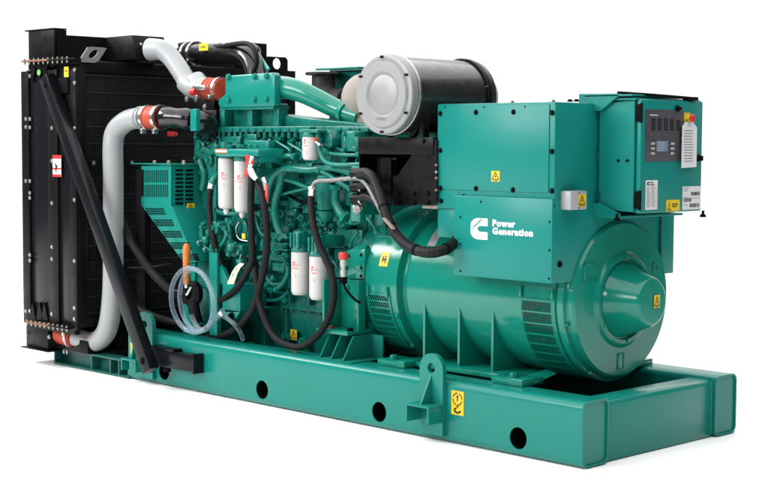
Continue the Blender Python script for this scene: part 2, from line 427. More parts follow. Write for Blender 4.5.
# front frame and the guard over the core (+X side)
b = B(BLACK)
b.box(XR1-.045, XR1, YR0+.012, YR0+.075, ZR0, ZR1+.03, .003)
b.box(XR1-.045, XR1, YR1-.05, YR1, ZR0, ZR1+.03, .003)
b.box(XR1-.045, XR1, YR0+.076, YR1-.051, ZR0, ZR0+.05, .003)
b.box(XR1-.045, XR1, YR0+.076, YR1-.051, ZR1-.03, ZR1+.03, .003)
b.box(XR0+.03, XR1-.046, YR0+.02, YR1-.02, ZR1-.008, ZR1+.028, .003)
b.done('front_frame', rad)
b = B(GUARD)
y = YR0+.085
while y < YR1-.055:
    b.box(XR1-.022, XR1-.017, y, y+.004, ZR0+.05, ZR1-.03, 0); y += .0125
for k in range(15):
    z = ZR0+.07+k*(ZR1-ZR0-.12)/14; b.box(XR1-.016, XR1-.010, YR0+.076, YR1-.051, z, z+.006, 0)
b.done('core_guard', rad)
b = B(GREEND); q = P(41, 72.5, 'Y', YR0-.001); b.cyl((q.x, YR0, q.z), (q.x, YR0-.016, q.z), .016, seg=20); b.done('inspection_sticker', rad, 'small green round inspection sticker')
b = B(YEL, INKB); q = P(66.5, 67, 'Y', YR0); c = P(71, 77, 'Y', YR0); b.box(q.x, c.x, YR0-.016, YR0-.014, c.z, q.z, 0); b.use(INKB).box(q.x+.01, c.x-.01, YR0-.0168, YR0-.0158, c.z+.03, c.z+.035, 0); b.done('warning_sticker', rad)
q = P(55, 155, 'Y', YR0); c = P(63.5, 177, 'Y', YR0)
b = B(PAPER, RED, INKB); b.box(q.x, c.x, YR0-.0155, YR0-.0125, c.z, q.z, 0); b.use(RED).box(q.x, c.x, YR0-.0165, YR0-.0157, q.z-.02, q.z, 0); b.box(q.x, c.x, YR0-.0165, YR0-.0157, c.z, c.z+.014, 0); b.box(q.x, c.x, YR0-.0165, YR0-.0157, c.z+.04, c.z+.05, 0)
b.use(INKB); b.prism([(q.x+.02, YR0-.0155, q.z-.04), (q.x+.05, YR0-.0155, q.z-.06), (q.x+.035, YR0-.0155, q.z-.085), (q.x+.055, YR0-.0155, q.z-.09), (q.x+.025, YR0-.0155, q.z-.09), (q.x+.03, YR0-.0155, q.z-.07)], (0, -.001, 0)); b.done('safety_label', rad, 'white and red safety label')
b = B(PAPER); q = P(54, 98, 'Y', YR0); b.box(q.x, q.x+.018, YR0-.0155, YR0-.0125, q.z-.08, q.z, 0); b.done('safety_label', rad)
b = B(BLACKM); q = P(61, 78, 'Y', YR0); c = P(71, 93, 'Y', YR0); b.box(q.x, c.x, YR0-.022, YR0+.001, c.z, q.z, .002); b.done('seam_cover', rad)
# lower tray
b = B(BLACK)
q0 = P(28, 350, 'Y', -.06); q1 = P(53.5, 330, 'Y', -.06)
zt0 = P(87, 341, 'Y', -.02).z
b.box(-3.93, -3.70, -.075, 1.2, .095, .262, .003)
b.box(-3.95, -3.66, -.10, 1.2, .086, .093, .001)
b.box(-3.699, -3.372, -.03, -.02, .100, zt0, .002)
b.box(-3.699, -3.385, -.019, 1.2, .100, .112, 0)
b.box(-3.381, -3.372, -.019, .05, .100, zt0-.0, 0)
b.box(-3.381, -3.372, .15, 1.2, .100, .2, 0)
b.box(-3.699, -3.45, .12, 1.2, .113, ZR0-.001, 0)
b.done('bottom_tray', rad)
for p_ in ((27, 333), (49.5, 337)):
    q = P(*p_, 'Y', -.076); bolt(rad, (q.x, -.0755, q.z), (0, -1, 0), .009, .01, ZINC)
for x in (61, 64):
    q = P(x, 354, 'Y', -.03); b = B(ZINC); b.cyl((q.x, -.01, .075), (q.x, -.01, .1), .006, seg=8); b.done('seam_bolt', rad)
# top hood: side block, back panel, charge air header
xB = P(54, 45, 'Y', -.1).x
zA = P(54, 29, 'Y', -.1).z; zAl = ZR1+.03
b = B(BLACK)
xA0 = P(28.5, 45, 'Y', -.1).x
b.box(xA0, xB, -.10, -.085, zAl-.03, zA, .002); b.box(xA0-.03, xB+.004, -.105, -.02, zA-.001, zA+.007, .002); b.box(xB-.008, xB, -.084, -.02, zAl, zA-.002, 0)
YB1 = P(104, 40, 'X', xB).y; zB = P(54, 34.5, 'X', xB).z; zB1 = P(104, 37.5, 'X', xB).z
b.prism([(xB+.002, -.08, zAl), (xB+.002, YB1, zAl), (xB+.002, YB1, zB1), (xB+.002, -.08, zB)], (.006, 0, 0))
b.box(xA0, xB, -.08, 1.40, zAl, zAl+.012, 0)
b.box(xA0, xA0+.01, -.08, 1.40, zAl+.013, zB-.02, 0)
b.done('top_hood', rad)
xC = P(132, 36, 'Y', YB1).x; zC = P(132, 35, 'Y', YB1).z; YC1 = P(164, 38, 'X', xC).y
b = B(BLACK)
b.prism([(xB, YB1, zAl+.013), (xC+.035, YB1, zAl+.013), (xC, YB1, zC), (xB, YB1, zB1)], (0, YC1-YB1, 0), .003)
hd = b.done('charge_air_header', rad)
q = P(137, 44, 'X', xC); bolt(rad, (xC+.01, YB1+.05, zC-.05), (1, 0, .3), .010, .006, ZINC); 
# lifting tabs with an eye
def tab(xc, y0, z0, w, h, lean, m):
    b = B(m); n = 24; hr = w*.2
    cz = h*.55; pr = [(-w/2, 0), (w/2, 0), (w/2, h), (-w/2, h)]; ang = []
    outer = []
    for k in range(n):
        a = 2*PI*k/n+PI/4; ca, sa = math.cos(a), math.sin(a)
        t = min((w/2)/max(1e-6, abs(ca)), (h-cz if sa > 0 else cz)/max(1e-6, abs(sa))); outer.append((ca*t, cz+sa*t))
    inner = [(hr*math.cos(2*PI*k/n+PI/4), cz+hr*math.sin(2*PI*k/n+PI/4)) for k in range(n)]
    def at(u, v, w_): return V((xc-v*lean+w_, y0+u, z0+v))
    R_ = []
    for w_ in (0, .010): R_.append(([b.bm.verts.new(at(u, v, w_)) for u, v in outer], [b.bm.verts.new(at(u, v, w_)) for u, v in inner]))
    (A0, C0), (A1, C1) = R_
    for i in range(n):
        j = (i+1) % n
        for q in ((A0[i], A0[j], C0[j], C0[i]), (A1[i], A1[j], C1[j], C1[i]), (A0[i], A0[j], A1[j], A1[i]), (C0[i], C0[j], C1[j], C1[i])): b.bm.faces.new(q)
    return b
b = tab(-3.372, 0, ZR1+.02, .12, .085, 0, LUGG)
# this one leans sideways: shear it along Y
for v in b.bm.verts: v.co.y += (v.co.z-(ZR1+.02))*.75+.0
bmesh.ops.translate(b.bm, verts=b.bm.verts, vec=(0.0, -.02, 0)); b.done('lifting_eye', rad, 'bare grey lifting eye')
b = tab(-3.38, 1.33, ZR1+.02, .17, .09, 0, BLACK); b.done('lifting_eye', rad)
b = B(BLACK); b.box(-3.5, -3.43, 1.05, 1.30, ZR1+.03, ZR1+.19, .003); b.done('vent_box', rad)
# pipework stubs beside the core (horizontal steel rail)
b = B(BLACK); b.box(-3.365, -3.345, -.02, .62, 1.135, 1.16, .002); b.done('guard_rail', rad)
b = B(BLACK); b.box(-3.365, -3.345, -.02, 1.1, .62, .635, .002); b.done('guard_rail', rad)
b = B(BLACKM); b.box(-3.10, -3.02, .10, .14, .12, 1.12, .003); b.box(-3.10, -3.02, .141, .5, 1.08, 1.12, .003); b.done('guard_post', rad)
for y_ in (.0, .12, .25, .4): bolt(rad, (-3.3445, y_, 1.147), (1, 0, 0), .009, .008, ZINC)

# diagonal stay and its foot bracket
A = P(47, 77, 'Y', -.15); C = P(151, 371, 'Y', -.105)
b = B(BLACKP); b.beam(A, C, .075, .06, V((0, 1, 0)), .004); b.use(BLACK)
stay = b.done('radiator_stay', ROOT, 'long diagonal black box-section stay')
dv = (C-A).normalized()
for c, rr in ((A+dv*.05, .012), (C-dv*.06, .016)):
    bolt(stay, (c.x, c.y-.0305, c.z), (0, -1, 0), rr*.9, .006, BLACKM)
b = B(BLACKP); x0 = P(154, 360, 'Y', -.064).x; x1 = P(192.5, 360, 'Y', -.064).x
b.box(x0-.02, x1, -.064, -.001, .116, .200, .003); b.box(x1+.0005, x1+.010, -.068, -.001, .108, .208, .002);
b.box(x0-.05, x0+.16, -.062, -.004, .2005, .215, .002); b.use(BLACKM).cyl((x0+.08, -.04, .090), (x0+.08, -.04, .1155), .02, seg=12)
bk = b.done('stay_bracket', ROOT)
bolt(bk, (x1+.0105, -.05, .195), (1, 0, 0), .008, .006, BLACK); bolt(bk, (x1+.0105, -.05, .12), (1, 0, 0), .008, .006, BLACK)
# ================================================================== ALTERNATOR
XE = -.30
AX = V((0, YC, ZC))
b = B(TEALG)
R1, R2 = .362, .347
b.lathe((0, YC, ZC), (1, 0, 0), [(-1.435, .20), (-1.435, R1-.02), (-1.425, R1), (-1.235, R1), (-1.23, R1+.008), (-1.212, R1+.008), (-1.205, R2-.01), (-1.19, R2-.012), (-1.17, R2-.002), (-.335, R2-.002), (-.33, R2)], 128)
alt = b.done('alternator', ROOT, None, 20)
# end shield
b = B(TEALG)
b.lathe((0, YC, ZC), (1, 0, 0), [(-.335, R2+.004), (-.315, R2+.004), (-.313, R2-.004), (-.296, R2-.004), (-.294, R2+.006), (-.272, R2+.006), (-.268, R2+.001), (-.268, .337), (-.262, .333), (-.240, .331), (-.230, .322), (-.227, .205), (-.221, .197), (-.214, .192), (-.211, .186), (-.211, .170), (-.226, .165), (-.226, .10), (-.226, 0)], 128)
es = b.done('end_shield', alt, None, 20)
b = B(TEALG)
b.lathe((0, YC, ZC), (1, 0, 0), [(-.228, .162), (-.222, .160), (-.214, .154), (-.200, .147), (-.088, .106), (-.078, .098), (-.073, .088), (-.073, 0)], 96)
hub = b.done('hub_cover', alt, None, 20)
hf = Face('+X', -.070); u, v = hf.px(654.5, 304)
warning(hf, YC+.015-.014, ZC-.025, YC+.015+.026, ZC+.03, alt, w=.0005)
for k in range(8):
    a = 2*PI*k/8+.25; bolt(alt, (-.2675, YC+.346*math.cos(a), ZC+.346*math.sin(a)), (1, 0, 0), .008, .010, TEALG)
for k in range(6):
    a = 2*PI*k/6+.6; bolt(alt, (-.2107, YC+.178*math.cos(a), ZC+.178*math.sin(a)), (1, 0, 0), .006, .006, TEALG)
# cast pockets in the shield
for a, w_, h_ in ((math.radians(150), .045, .035), (math.radians(268), .022, .035), (math.radians(28), .02, .02)):
    b = B(TEALG, DARKT); c = V((-.2495, YC+.262*math.cos(a), ZC+.262*math.sin(a)))
    b.box(-.236, -.2225, c.y-w_, c.y+w_, c.z+h_-.006, c.z+h_, .002); b.box(-.236, -.2225, c.y-w_, c.y+w_, c.z-h_, c.z-h_+.006, .002)
    b.box(-.236, -.2225, c.y-w_, c.y-w_+.006, c.z-h_, c.z+h_, .002); b.box(-.236, -.2225, c.y+w_-.006, c.y+w_, c.z-h_, c.z+h_, .002)
    b.box(-.236, -.2265, c.y-w_+.006, c.y+w_-.006, c.z-h_+.006, c.z+h_-.006, 0); b.done('cast_pocket', alt)

def cylpt(x, ang, r): return V((x, YC+r*math.cos(ang), ZC+r*math.sin(ang)))
def arc_grille(x0, x1, a0, a1, R, rows, cols, slant, thick=.35):
    """curved ventilation grille: dark back sheet, cross bars and slanting mesh"""
    bk = B(BLACKM); bk.lathe((0, YC, ZC), (1, 0, 0), [(x0, R+.001), (x1, R+.001)], 40, a0, a1, ref=(0, 1, 0))
    g = B(TEALG)
    def strip(p, q, w):        # p, q = (x, angle)
        n = 6; vs = []
        dx, da = q[0]-p[0], (q[1]-p[1])*R; L = math.hypot(dx, da); nx, na = -da/L*w/2, dx/L*w/2/R
        A, C, D, E_ = [], [], [], []
        for k in range(n+1):
            t = k/n; x, a = p[0]+(q[0]-p[0])*t, p[1]+(q[1]-p[1])*t
            for lst, sg, rr in ((A, 1, R+.005), (C, -1, R+.005), (D, 1, R+.002), (E_, -1, R+.002)): lst.append(g.bm.verts.new(cylpt(x+nx*sg, a+na*sg, rr)))
        for k in range(n):
            for u_, v_ in ((A, C), (C, E_), (D, A)): g.bm.faces.new([u_[k], u_[k+1], v_[k+1], v_[k]])
    for k in range(rows+1):
        a = a0+(a1-a0)*k/rows; strip((x0, a), (x1, a), R*(a1-a0)/rows*thick*1.2 if 0 < k < rows else .010)
    for x in (x0, x1): strip((x, a0), (x, a1), .012)
    for r_ in range(rows):
        aa = a0+(a1-a0)*r_/rows; ab = a0+(a1-a0)*(r_+1)/rows
        for c in range(cols+1):
            x = x0+(x1-x0)*c/cols; xx = min(x1, max(x0, x+slant)); strip((x, aa), (xx, ab), (x1-x0)/cols*.24)
    p_ = bk.done('grille_backing', alt); g.done('ventilation_grille', alt)
# in the ref frame of lathe (u = +Y, w = X x Y = +Z) the angle runs as in cylpt
xg0, xg1 = -.495, -.325
arc_grille(xg0, xg1, math.radians(179), math.radians(252), R2+.0, 9, 20, .004, .10)
arc_grille(-1.405, -1.265, math.radians(186), math.radians(232), R1+.0, 9, 9, .02, .16)
# strap brackets at the grille corners
for x in (xg0, xg1):
    b = B(TEALG); c = cylpt(x, math.radians(174), R2); b.box(c.x-.005, c.x+.005, c.y-.012, c.y+.004, c.z-.02, c.z+.025, .002); b.done('grille_clip', alt)
for x in (-1.40, -1.275):
    b = B(TEALG); c = cylpt(x, math.radians(183), R1); b.box(c.x-.007, c.x+.007, c.y-.012, c.y+.006, c.z-.03, c.z+.02, .002); b.done('grille_clip', alt)
# feet: ribs and foot plates, near and far
def rib(x, sgn, th=.012, ztop=.545):
    R = R2-.004; zs = [HB+.024+(ztop-HB-.024)*k/14 for k in range(15)]
    inner = [(math.sqrt(max(0, R*R-(z-ZC)**2)), z) for z in zs]
    yo = inner[-1][0]+.004
    poly = [(x, YC-sgn*yo, zs[0]), (x, YC-sgn*yo, ztop)] + [(x, YC-sgn*i, z) for i, z in inner[::-1]]
    t = B(TEALG); t.prism(poly, (th, 0, 0)); return t
for sgn in (1, -1):
    for x in (-1.07, -.86, -.665): rib(x, sgn).done('foot_rib', alt)
    b = B(TEALG)
    ya, yb_ = (.10, .42) if sgn > 0 else (.70, 1.02)
    b.box(-1.175, -.47, ya+.07 if sgn > 0 else ya, yb_ if sgn > 0 else yb_-.07, HB+.003, HB+.024, .003)
    for x in (-1.24, -.56):
        b.box(x, x+.17, ya, yb_ if sgn < 0 else ya+.14, HB+.001, HB+.029, .003)
    # sloping web at the rear end
    if sgn > 0: b.prism([(-.46, .17, HB+.024), (-.38, .17, HB+.010), (-.40, .33, HB+.030), (-.46, .33, HB+.040)], (0, .01, .002))
    ft = b.done('mounting_foot', alt)
    for x in (-1.18, -.475):
        bolt(alt, (x, (.145 if sgn > 0 else .96), HB+.030), (0, 0, 1), .017, .018, TEAL)
# stickers on the barrel
def curved_label(x0, x1, a0, a1, R, m, name, marks=None, lab=None):
    b = B(m); b.lathe((0, YC, ZC), (1, 0, 0), [(x0, R+.0005), (x0, R+.0015), (x1, R+.0015), (x1, R+.0005)], 14, a0, a1, ref=(0, 1, 0))
    if marks == 'w':
        b.use(INKB)
        for (u0, v0, u1, v1) in ((.25, .3, .4, .7), (.35, .45, .75, .6), (.55, .25, .68, .5), (.6, .55, .72, .8)):
            b.lathe((0, YC, ZC), (1, 0, 0), [(x0+(x1-x0)*u0, R+.002), (x0+(x1-x0)*u1, R+.002)], 4, a0+(a1-a0)*v0, a0+(a1-a0)*v1, ref=(0, 1, 0))
    if marks == 't':
        b.use(INK)
        for k in range(4): b.lathe((0, YC, ZC), (1, 0, 0), [(x0+(x1-x0)*(.15+.2*k), R+.002), (x0+(x1-x0)*(.22+.2*k), R+.002)], 6, a0+(a1-a0)*.1, a0+(a1-a0)*(.85-.1*(k % 2)), ref=(0, 1, 0))
    return b.done(name, alt, lab)
curved_label(-1.345, -1.29, math.radians(155), math.radians(165.5), R1, YEL, 'warning_sticker', 'w')
curved_label(-1.10, -1.05, math.radians(129), math.radians(146), R2, GREYB, 'rating_plate', 't')
bolt(alt, cylpt(-1.222, math.radians(118), R1+.008), V((0, math.cos(math.radians(118)), math.sin(math.radians(118)))), .012, .012, TEALG)
for a in (150, 200, 228):
    bolt(alt, cylpt(-1.222, math.radians(a), R1+.008), V((0, math.cos(math.radians(a)), math.sin(math.radians(a)))), .010, .010, TEALG)

# ================================================================== TERMINAL BOXES
XB0, XB1, YBX = -.897, -.25, .118
b = B(TEALB); b.box(XB0, XB1, YBX, .95, .985, 1.433, .004)
tb = b.done('terminal_box', ROOT)
b = B(TEALB); b.box(XB0+.008, XB1-.028, YBX-.005, YBX-.0005, 1.068, 1.425, .0015); b.done('cover_panel', tb)
FT = Face('-Y', YBX-.005)
for x, y in ((440.5, 113.5), (476, 112.3), (513.5, 112), (552, 112.6), (440.5, 150.5), (552, 151.5), (440.5, 188), (476, 188.5), (513, 190), (552, 191)):
    u, v = FT.px(x, y); bolt(tb, FT.at(u, v), (0, -1, 0), .0082, .008, BLACKM)
for x, y in ((440.5, 201), (552, 205.5)):
    u, v = FT.px(x, y); bolt(tb, (u, YBX-.0003, v), (0, -1, 0), .0082, .008, BLACKM)
for x, y in ((445, 107), (484, 107), (525, 106.5), (463, 195.5), (481, 201), (523, 203)):
    u, v = FT.px(x, y); b = B(BLACKM); b.cyl((u, YBX-.0062, v), (u, YBX+.001, v), .0038 if y < 110 or x != 463 else .006, seg=10); b.done('rivet', tb)
u0, v0 = FT.px(491.5, 181.5); u1, v1 = FT.px(500, 171); warning(FT, u0, v0, u1, v1, tb, w=.0005)
for x in (458, 523, 550, 560):
    q = P(x, 101, 'Z', 1.433); bolt(tb, (q.x, max(q.y, .14), 1.433), (0, 0, 1), .010, .010, ZINC if x < 530 else BLACKM)
b = B(TEALB); b.box(-.786, XB1+.001, YBX-.012, .93, .703, 1.045, .005)
b.box(-.90, -.7865, YBX+.01, .93, .86, .984, .002); 
lb = b.done('lower_terminal_box', ROOT)
FL = Face('-Y', YBX-.012)
for x, y in ((460.5, 217), (460.5, 244), (460.5, 271), (554, 222), (554, 250.5), (554, 279), (481, 201.7)):
    u, v = FL.px(x, y); bolt(lb, FL.at(min(u, XB1-.012), v), (0, -1, 0), .0036, .003, BLACKM)
bolt(lb, (XB1+.0012, .155, .78), (1, 0, 0), .010, .01, BLACKM); bolt(lb, (XB1+.0012, .88, .87), (1, 0, 0), .012, .01, BLACKM)
b = B(TEALB); b.box(XB1-.2, XB1+.012, .855, .945, .70, .984, .003); b.done('side_flap', lb)
b = B(DARKT); b.box(XB1+.0015, XB1+.0125, .846, .852, .70, .975, 0); b.done('flap_gap', lb)
# emblem and lettering
b = B(LOGO)
def lp(x, y): return FL.px(x, y)
(ul, vt), (ur, vb) = lp(471, 217.6), lp(487.7, 240)
Wd, Hd = ur-ul, vt-vb
def ep(x, y): return (ul+Wd*x, vb+Hd*y)
r_o = .5; out = []
n = 14
# outer: rounded left side, flat right
out += [ep(1, 1), ep(.48, 1)]
for k in range(1, n): 
    a = PI/2+PI/2*k/n; out.append(ep(.48+.48*math.cos(a), .66+.34*math.sin(a)))
out += [ep(0, .66), ep(0, .34)]
for k in range(1, n):
    a = PI+PI/2*k/n; out.append(ep(.48+.48*math.cos(a), .34+.34*math.sin(a)))
out += [ep(.48, 0), ep(1, 0), ep(1, .36), ep(.62, .36)]
for k in range(1, n):
    a = -PI/2-PI*k/n; out.append(ep(.62+.22*math.cos(a), .50+.14*math.sin(a)))
out += [ep(.62, .64), ep(1, .64)]
FL.poly(b, out, .0004, .0014)
b.use(TEALB)
# slanting script word across the emblem
import math as _m
txt = B(TEALB); FL.text(txt, 'Cummins', 0, 0, Hd*.22, .0018, .0004)
ang = math.radians(38); 
for v in txt.bm.verts:
    du, dz = v.co.x, v.co.z
    X = du*math.cos(ang)-dz*math.sin(ang)*.9; Z = du*math.sin(ang)+dz*math.cos(ang)
    v.co.x = ul+Wd*.10+X*.92; v.co.z = vb+Hd*.44+Z*.92
b.take(txt.bm)
b.done('emblem', lb, 'white letter C emblem with slanting script')
b = B(LOGO)
s_ = Hd*.42
u0, v0 = lp(492.5, 226); FL.text(b, 'Power', u0, v0, s_*1.0, .001, .0020, sx=1.12)
u0, v0 = lp(492.5, 233.6); FL.text(b, 'Generation', u0, v0-.001, s_*1.0, .001, .0020, sx=1.12)
b.done('lettering', lb)
# small grey junction box on the end face
b = B(GREYB); FE = Face('+X', XB1)
q0 = FE.px(569, 210); q1 = FE.px(580, 190)
yj0, yj1 = .155, .262; zj0, zj1 = P(575, 210, 'X', XB1+.05).z, P(575, 191, 'X', XB1+.05).z
b.box(XB1+.0005, XB1+.055, yj0, yj1, zj0, zj1, .006); jb = b.done('junction_box', ROOT, 'small grey junction box')
fj = Face('+X', XB1+.055); warning(fj, yj0+.045, zj0+.012, yj1-.012, zj1-.014, jb, w=.0005)
for z in (zj0+.007, zj1-.007): bolt(jb, (XB1+.0552, (yj0+yj1)/2, z), (1, 0, 0), .004, .003, ZINC)

# ================================================================== CONTROL PANEL
XD, YD0, YD1, ZD0, ZD1 = -.03, .39, .835, .985, 1.447
b = B(TEALB)
b.prism([(-.235, YD0-.003, ZD0+.015), (-.235, YD0-.003, ZD1-.015), (-.12, YD0-.008, ZD1-.008), (-.058, YD0-.004, ZD1-.005), (-.058, YD0-.004, ZD0+.005), (-.12, YD0-.008, ZD0+.008)], (0, YD1-YD0+.01, 0), .003)
b.box(-.24, -.05, YD0-.01, YD1+.012, ZD1-.004, ZD1+.006, .002)
cp = b.done('control_cabinet', ROOT, None, 8)
b = B(TEALB); b.box(-.054, XD, YD0+.004, YD1, ZD0, ZD1, .005); door = b.done('cabinet_door', cp)
b = B(TEALB)
# side wing plates (facing the long side)
yw = YD0-.022
def wing(pxs): return [(P(x, y, 'Y', yw).x, yw, P(x, y, 'Y', yw).z) for x, y in pxs]
b.prism(wing([(579, 94), (579, 124.5), (589, 110), (600, 111), (619, 95), (619, 93.5)]), (0, .01, 0))
b.prism(wing([(579, 185), (588, 196), (590, 203), (600, 203), (619, 214), (619, 217), (579, 214)]), (0, .01, 0))
b.box(-.30, -.06, yw, YD1, ZD1+.012, ZD1+.020, .002)
b.box(-.30, -.12, yw, YD1, ZD0-.022, ZD0-.012, .002)
b.box(-.2485, -.2405, YD0+.03, YD1, ZD0-.011, ZD1+.0115, 0)
b.done('cabinet_bracket', cp)
b = B(BLACKM); b.tube([(-.14, yw+.01, ZD1+.028), (-.05, YD0+.1, ZD1+.020), (-.045, YD1-.08, ZD1+.014)], .006, 8, 4); b.box(-.06, -.02, YD1-.11, YD1-.05, ZD1+.004, ZD1+.018, .002); b.done('door_seal', cp)
for z in (ZD0+.055, ZD1-.055): 
    b = B(BLACKM); b.box(-.052, XD+.006, YD0-.008, YD0+.006, z-.035, z+.035, .003); b.cyl((-.024, YD0-.006, z-.04), (-.024, YD0-.006, z+.04), .006, seg=10); b.done('hinge', cp)
FD = Face('+X', XD)
for x, y in ((618, 160.6), (627, 160.6)):
    q = P(x, y, 'Y', YD0-.012); b = B(BLACKM); b.cyl((q.x, YD0-.016, q.z), (q.x, YD0+.0, q.z), .005, seg=10); b.done('side_screw', cp)
for x, y in ((597, 154), (598, 195)):
    q = P(x, y, 'Y', YD0-.012); b = B(DARKT); b.box(q.x, q.x+.006, YD0-.014, YD0, q.z-.02, q.z+.01, 0); b.done('key_slot', cp)
# display plate
b = B(GREYP)
(u0, v0), (u1, v1) = FD.px(644.5, 161.5), FD.px(683, 110.5)
FD.rect(b, u0, v0, u1, v1, .0005, .003, .001); dp = b
W_, H_ = u1-u0, v1-v0
def dr(x0, y0, x1, y1, m, w1=.0045, bev=0): b.use(m); FD.rect(b, u0+W_*x0, v0+H_*y0, u0+W_*x1, v0+H_*y1, .0026, w1, bev)
for c in range(5):
    for r in range(11):
        if c == 4 and r > 9: continue
        dr(.14+.165*c, .60+.022*r, .14+.165*c+.11, .611+.022*r, BLACKM, .0034)
dr(.10, .885, .32, .90, LOGO, .0034)
for c in (.14, .30, .5): dr(c, .52, c+.04, .53, ORANGE, .0034)
b.done('display_plate', cp, 'dark grey instrument plate')
b = B(LCD); FD.rect(b, u0+W_*.28, v0+H_*.19, u0+W_*.58, v0+H_*.40, .003, .0055, .001); 
b.use(LOGO)
for k in range(4): FD.rect(b, u0+W_*.31, v0+H_*(.22+.045*k), u0+W_*(.48+.02*(k % 2)), v0+H_*(.225+.045*k), .0055, .006)
b.done('display_screen', cp)
for c in (.14, .66):
    for r in range(3):
        b = B(GREYB); FD.rect(b, u0+W_*c, v0+H_*(.13+.095*r), u0+W_*(c+.09), v0+H_*(.18+.095*r), .003, .007, .001); b.done('push_button', cp)
for r in range(3):
    b = B(BLACKM); FD.rect(b, u0+W_*.93, v0+H_*(.36+.13*r), u0+W_*.97, v0+H_*(.42+.13*r), .003, .012, .002); b.done('key_switch', cp)
# door lock, knob
u, v = FD.px(676.5, 108.5); b = B(BLACKM, ZINC); b.cyl(FD.at(u, v), FD.at(u, v, .010), .012, seg=16); b.box(XD, XD+.014, u+.0, u+.022, v-.006, v+.006, .002); b.done('door_lock', cp)
u, v = FD.px(697.5, 158); b = B(BLACKM); b.cyl(FD.at(u, v), FD.at(u, v, .016), .015, .012, seg=16, ch=.002); b.box(XD, XD+.02, u-.004, u+.016, v-.012, v+.01, .003); b.done('door_lock', cp)
# emergency stop
ue, ve = FD.px(687.3, 118.5)
b = B(YEL, RED, INKB); FD.rect(b, ue-.024, ve-.022, ue+.020, ve+.024, .0005, .0025, .001)
b.cyl(FD.at(ue, ve, .003), FD.at(ue, ve, .018), .013, seg=20)
b.use(RED).lathe(FD.at(ue, ve, .018), (1, 0, 0), [(0, .010), (.003, .016), (.010, .017), (.014, .013), (.015, 0)], 28); b.done('emergency_stop', cp, 'red mushroom emergency stop button')
# labels on the door
def label_plate(x0, y0, x1, y1, name, kind, lab=None):
    b = B(PAPER if kind != 'y' else YEL); (a, c), (d, e) = FD.px(x0, y1), FD.px(x1, y0)
    FD.rect(b, a, c, d, e, .0004, .0014); w, h = d-a, e-c
    def r(x0_, y0_, x1_, y1_, m=INK): b.use(m); FD.rect(b, a+w*x0_, c+h*y0_, a+w*x1_, c+h*y1_, .0012, .0019)
    if kind == 'table':
        b.use(INKB); FD.poly(b, [(a+w*.14, c+h*.82), (a+w*.30, c+h*.82), (a+w*.30, c+h*.85), (a+w*.22, c+h*.86), (a+w*.22, c+h*.90), (a+w*.30, c+h*.91), (a+w*.30, c+h*.94), (a+w*.14, c+h*.94), (a+w*.10, c+h*.88)], .0012, .0019)
        FD.text(b, 'Power', a+w*.36, c+h*.90, h*.07, .0015, .0003); FD.text(b, 'Generation', a+w*.36, c+h*.83, h*.06, .0015, .0003, sx=.9)
        for k in range(11):
            r(.10, .78-.065*k, .90, .783-.065*k, INK)
            r(.14, .74-.065*k, .14+random.uniform(.15, .28), .757-.065*k); r(.55, .74-.065*k, .55+random.uniform(.1, .25), .757-.065*k)
        for x in (.10, .5, .9): r(x-.004, .13, x+.006, .783)
    if kind == 'bar':
        for k in range(3): r(.06, .92-.06*k, .2+random.random()*.2, .94-.06*k)
        for base, x0_, x1_ in ((.60, .45, .95), (.34, .06, .5), (.10, .4, .95)):
            x = x0_
            while x < x1_-.02: r(x, base, x+.012, base+.16, INKB); x += random.choice((.02, .026, .034))
        r(.06, .52, .35, .54); r(.55, .48, .9, .5); r(.06, .2, .3, .22)
    if kind == 'y':
        t = [(.08, .15), (.32, .15), (.20, .85)]; b.use(INKB)
        FD.poly(b, [(a+w*x, c+h*y) for x, y in t], .0012, .0019); b.use(YEL); FD.poly(b, [(a+w*x, c+h*y) for x, y in ((.13, .22), (.27, .22), (.20, .66))], .0012, .0023)
        r(.42, .55, .86, .66, INKB); r(.42, .36, .78, .46, INKB); r(.10, .06, .35, .11, INKB)
    b.done(name, cp, lab)
label_plate(645, 180, 657.5, 210, 'rating_label', 'table', 'tall white rating label with a printed table')
label_plate(666, 199.5, 679.5, 211.5, 'warning_sticker', 'y')
label_plate(682, 186, 700.5, 210, 'barcode_label', 'bar', 'white label with barcodes')
for x, y in ((617, 217), (703, 214)):
    q = P(x, y, 'X', -.10 if x < 650 else -.04); b = B(BLACKM); b.cyl((q.x, q.y, ZD0-.028), (q.x, q.y, ZD0-.0), .006, .006, seg=16); b.cyl((q.x, q.y, ZD0-.028), (q.x, q.y, ZD0-.016), .014, .011, seg=14); b.done('vibration_mount', cp)
# document tag hanging from the stop button: a thing of its own
b = B(PAPER, INK); (a, c), (d, e) = FD.px(677.5, 168), FD.px(694.5, 122)
w, h = d-a, e-c; sk = .012
b.prism([FD.at(a+x*w+.0, c+y*h, .018-.008*y) for x, y in ((0, .0), (.92, .02), (1.0, .88), (.75, 1.0), (.3, 1.0), (.1, .9))], (.0025, 0, 0))
b.use(INK)
for k in range(12):
    y = .80-.06*k; b.prism([FD.at(a+w*x, c+h*yy, .0208-.008*yy) for x, yy in ((.16, y), (.16+random.uniform(.4, .62), y), (.7, y+.014), (.16, y+.014))], (.0006, 0, 0))
b.use(SILV).tube([FD.at(ue-.004, ve-.012, .012), FD.at(ue-.008, ve-.03, .014), FD.at(a+w*.5, e-.012, .012)], .0015, 6, 4)
tag(b.done('document_tag'), 'white printed paper tag hanging from the red stop button on the control cabinet', 'paper tag')
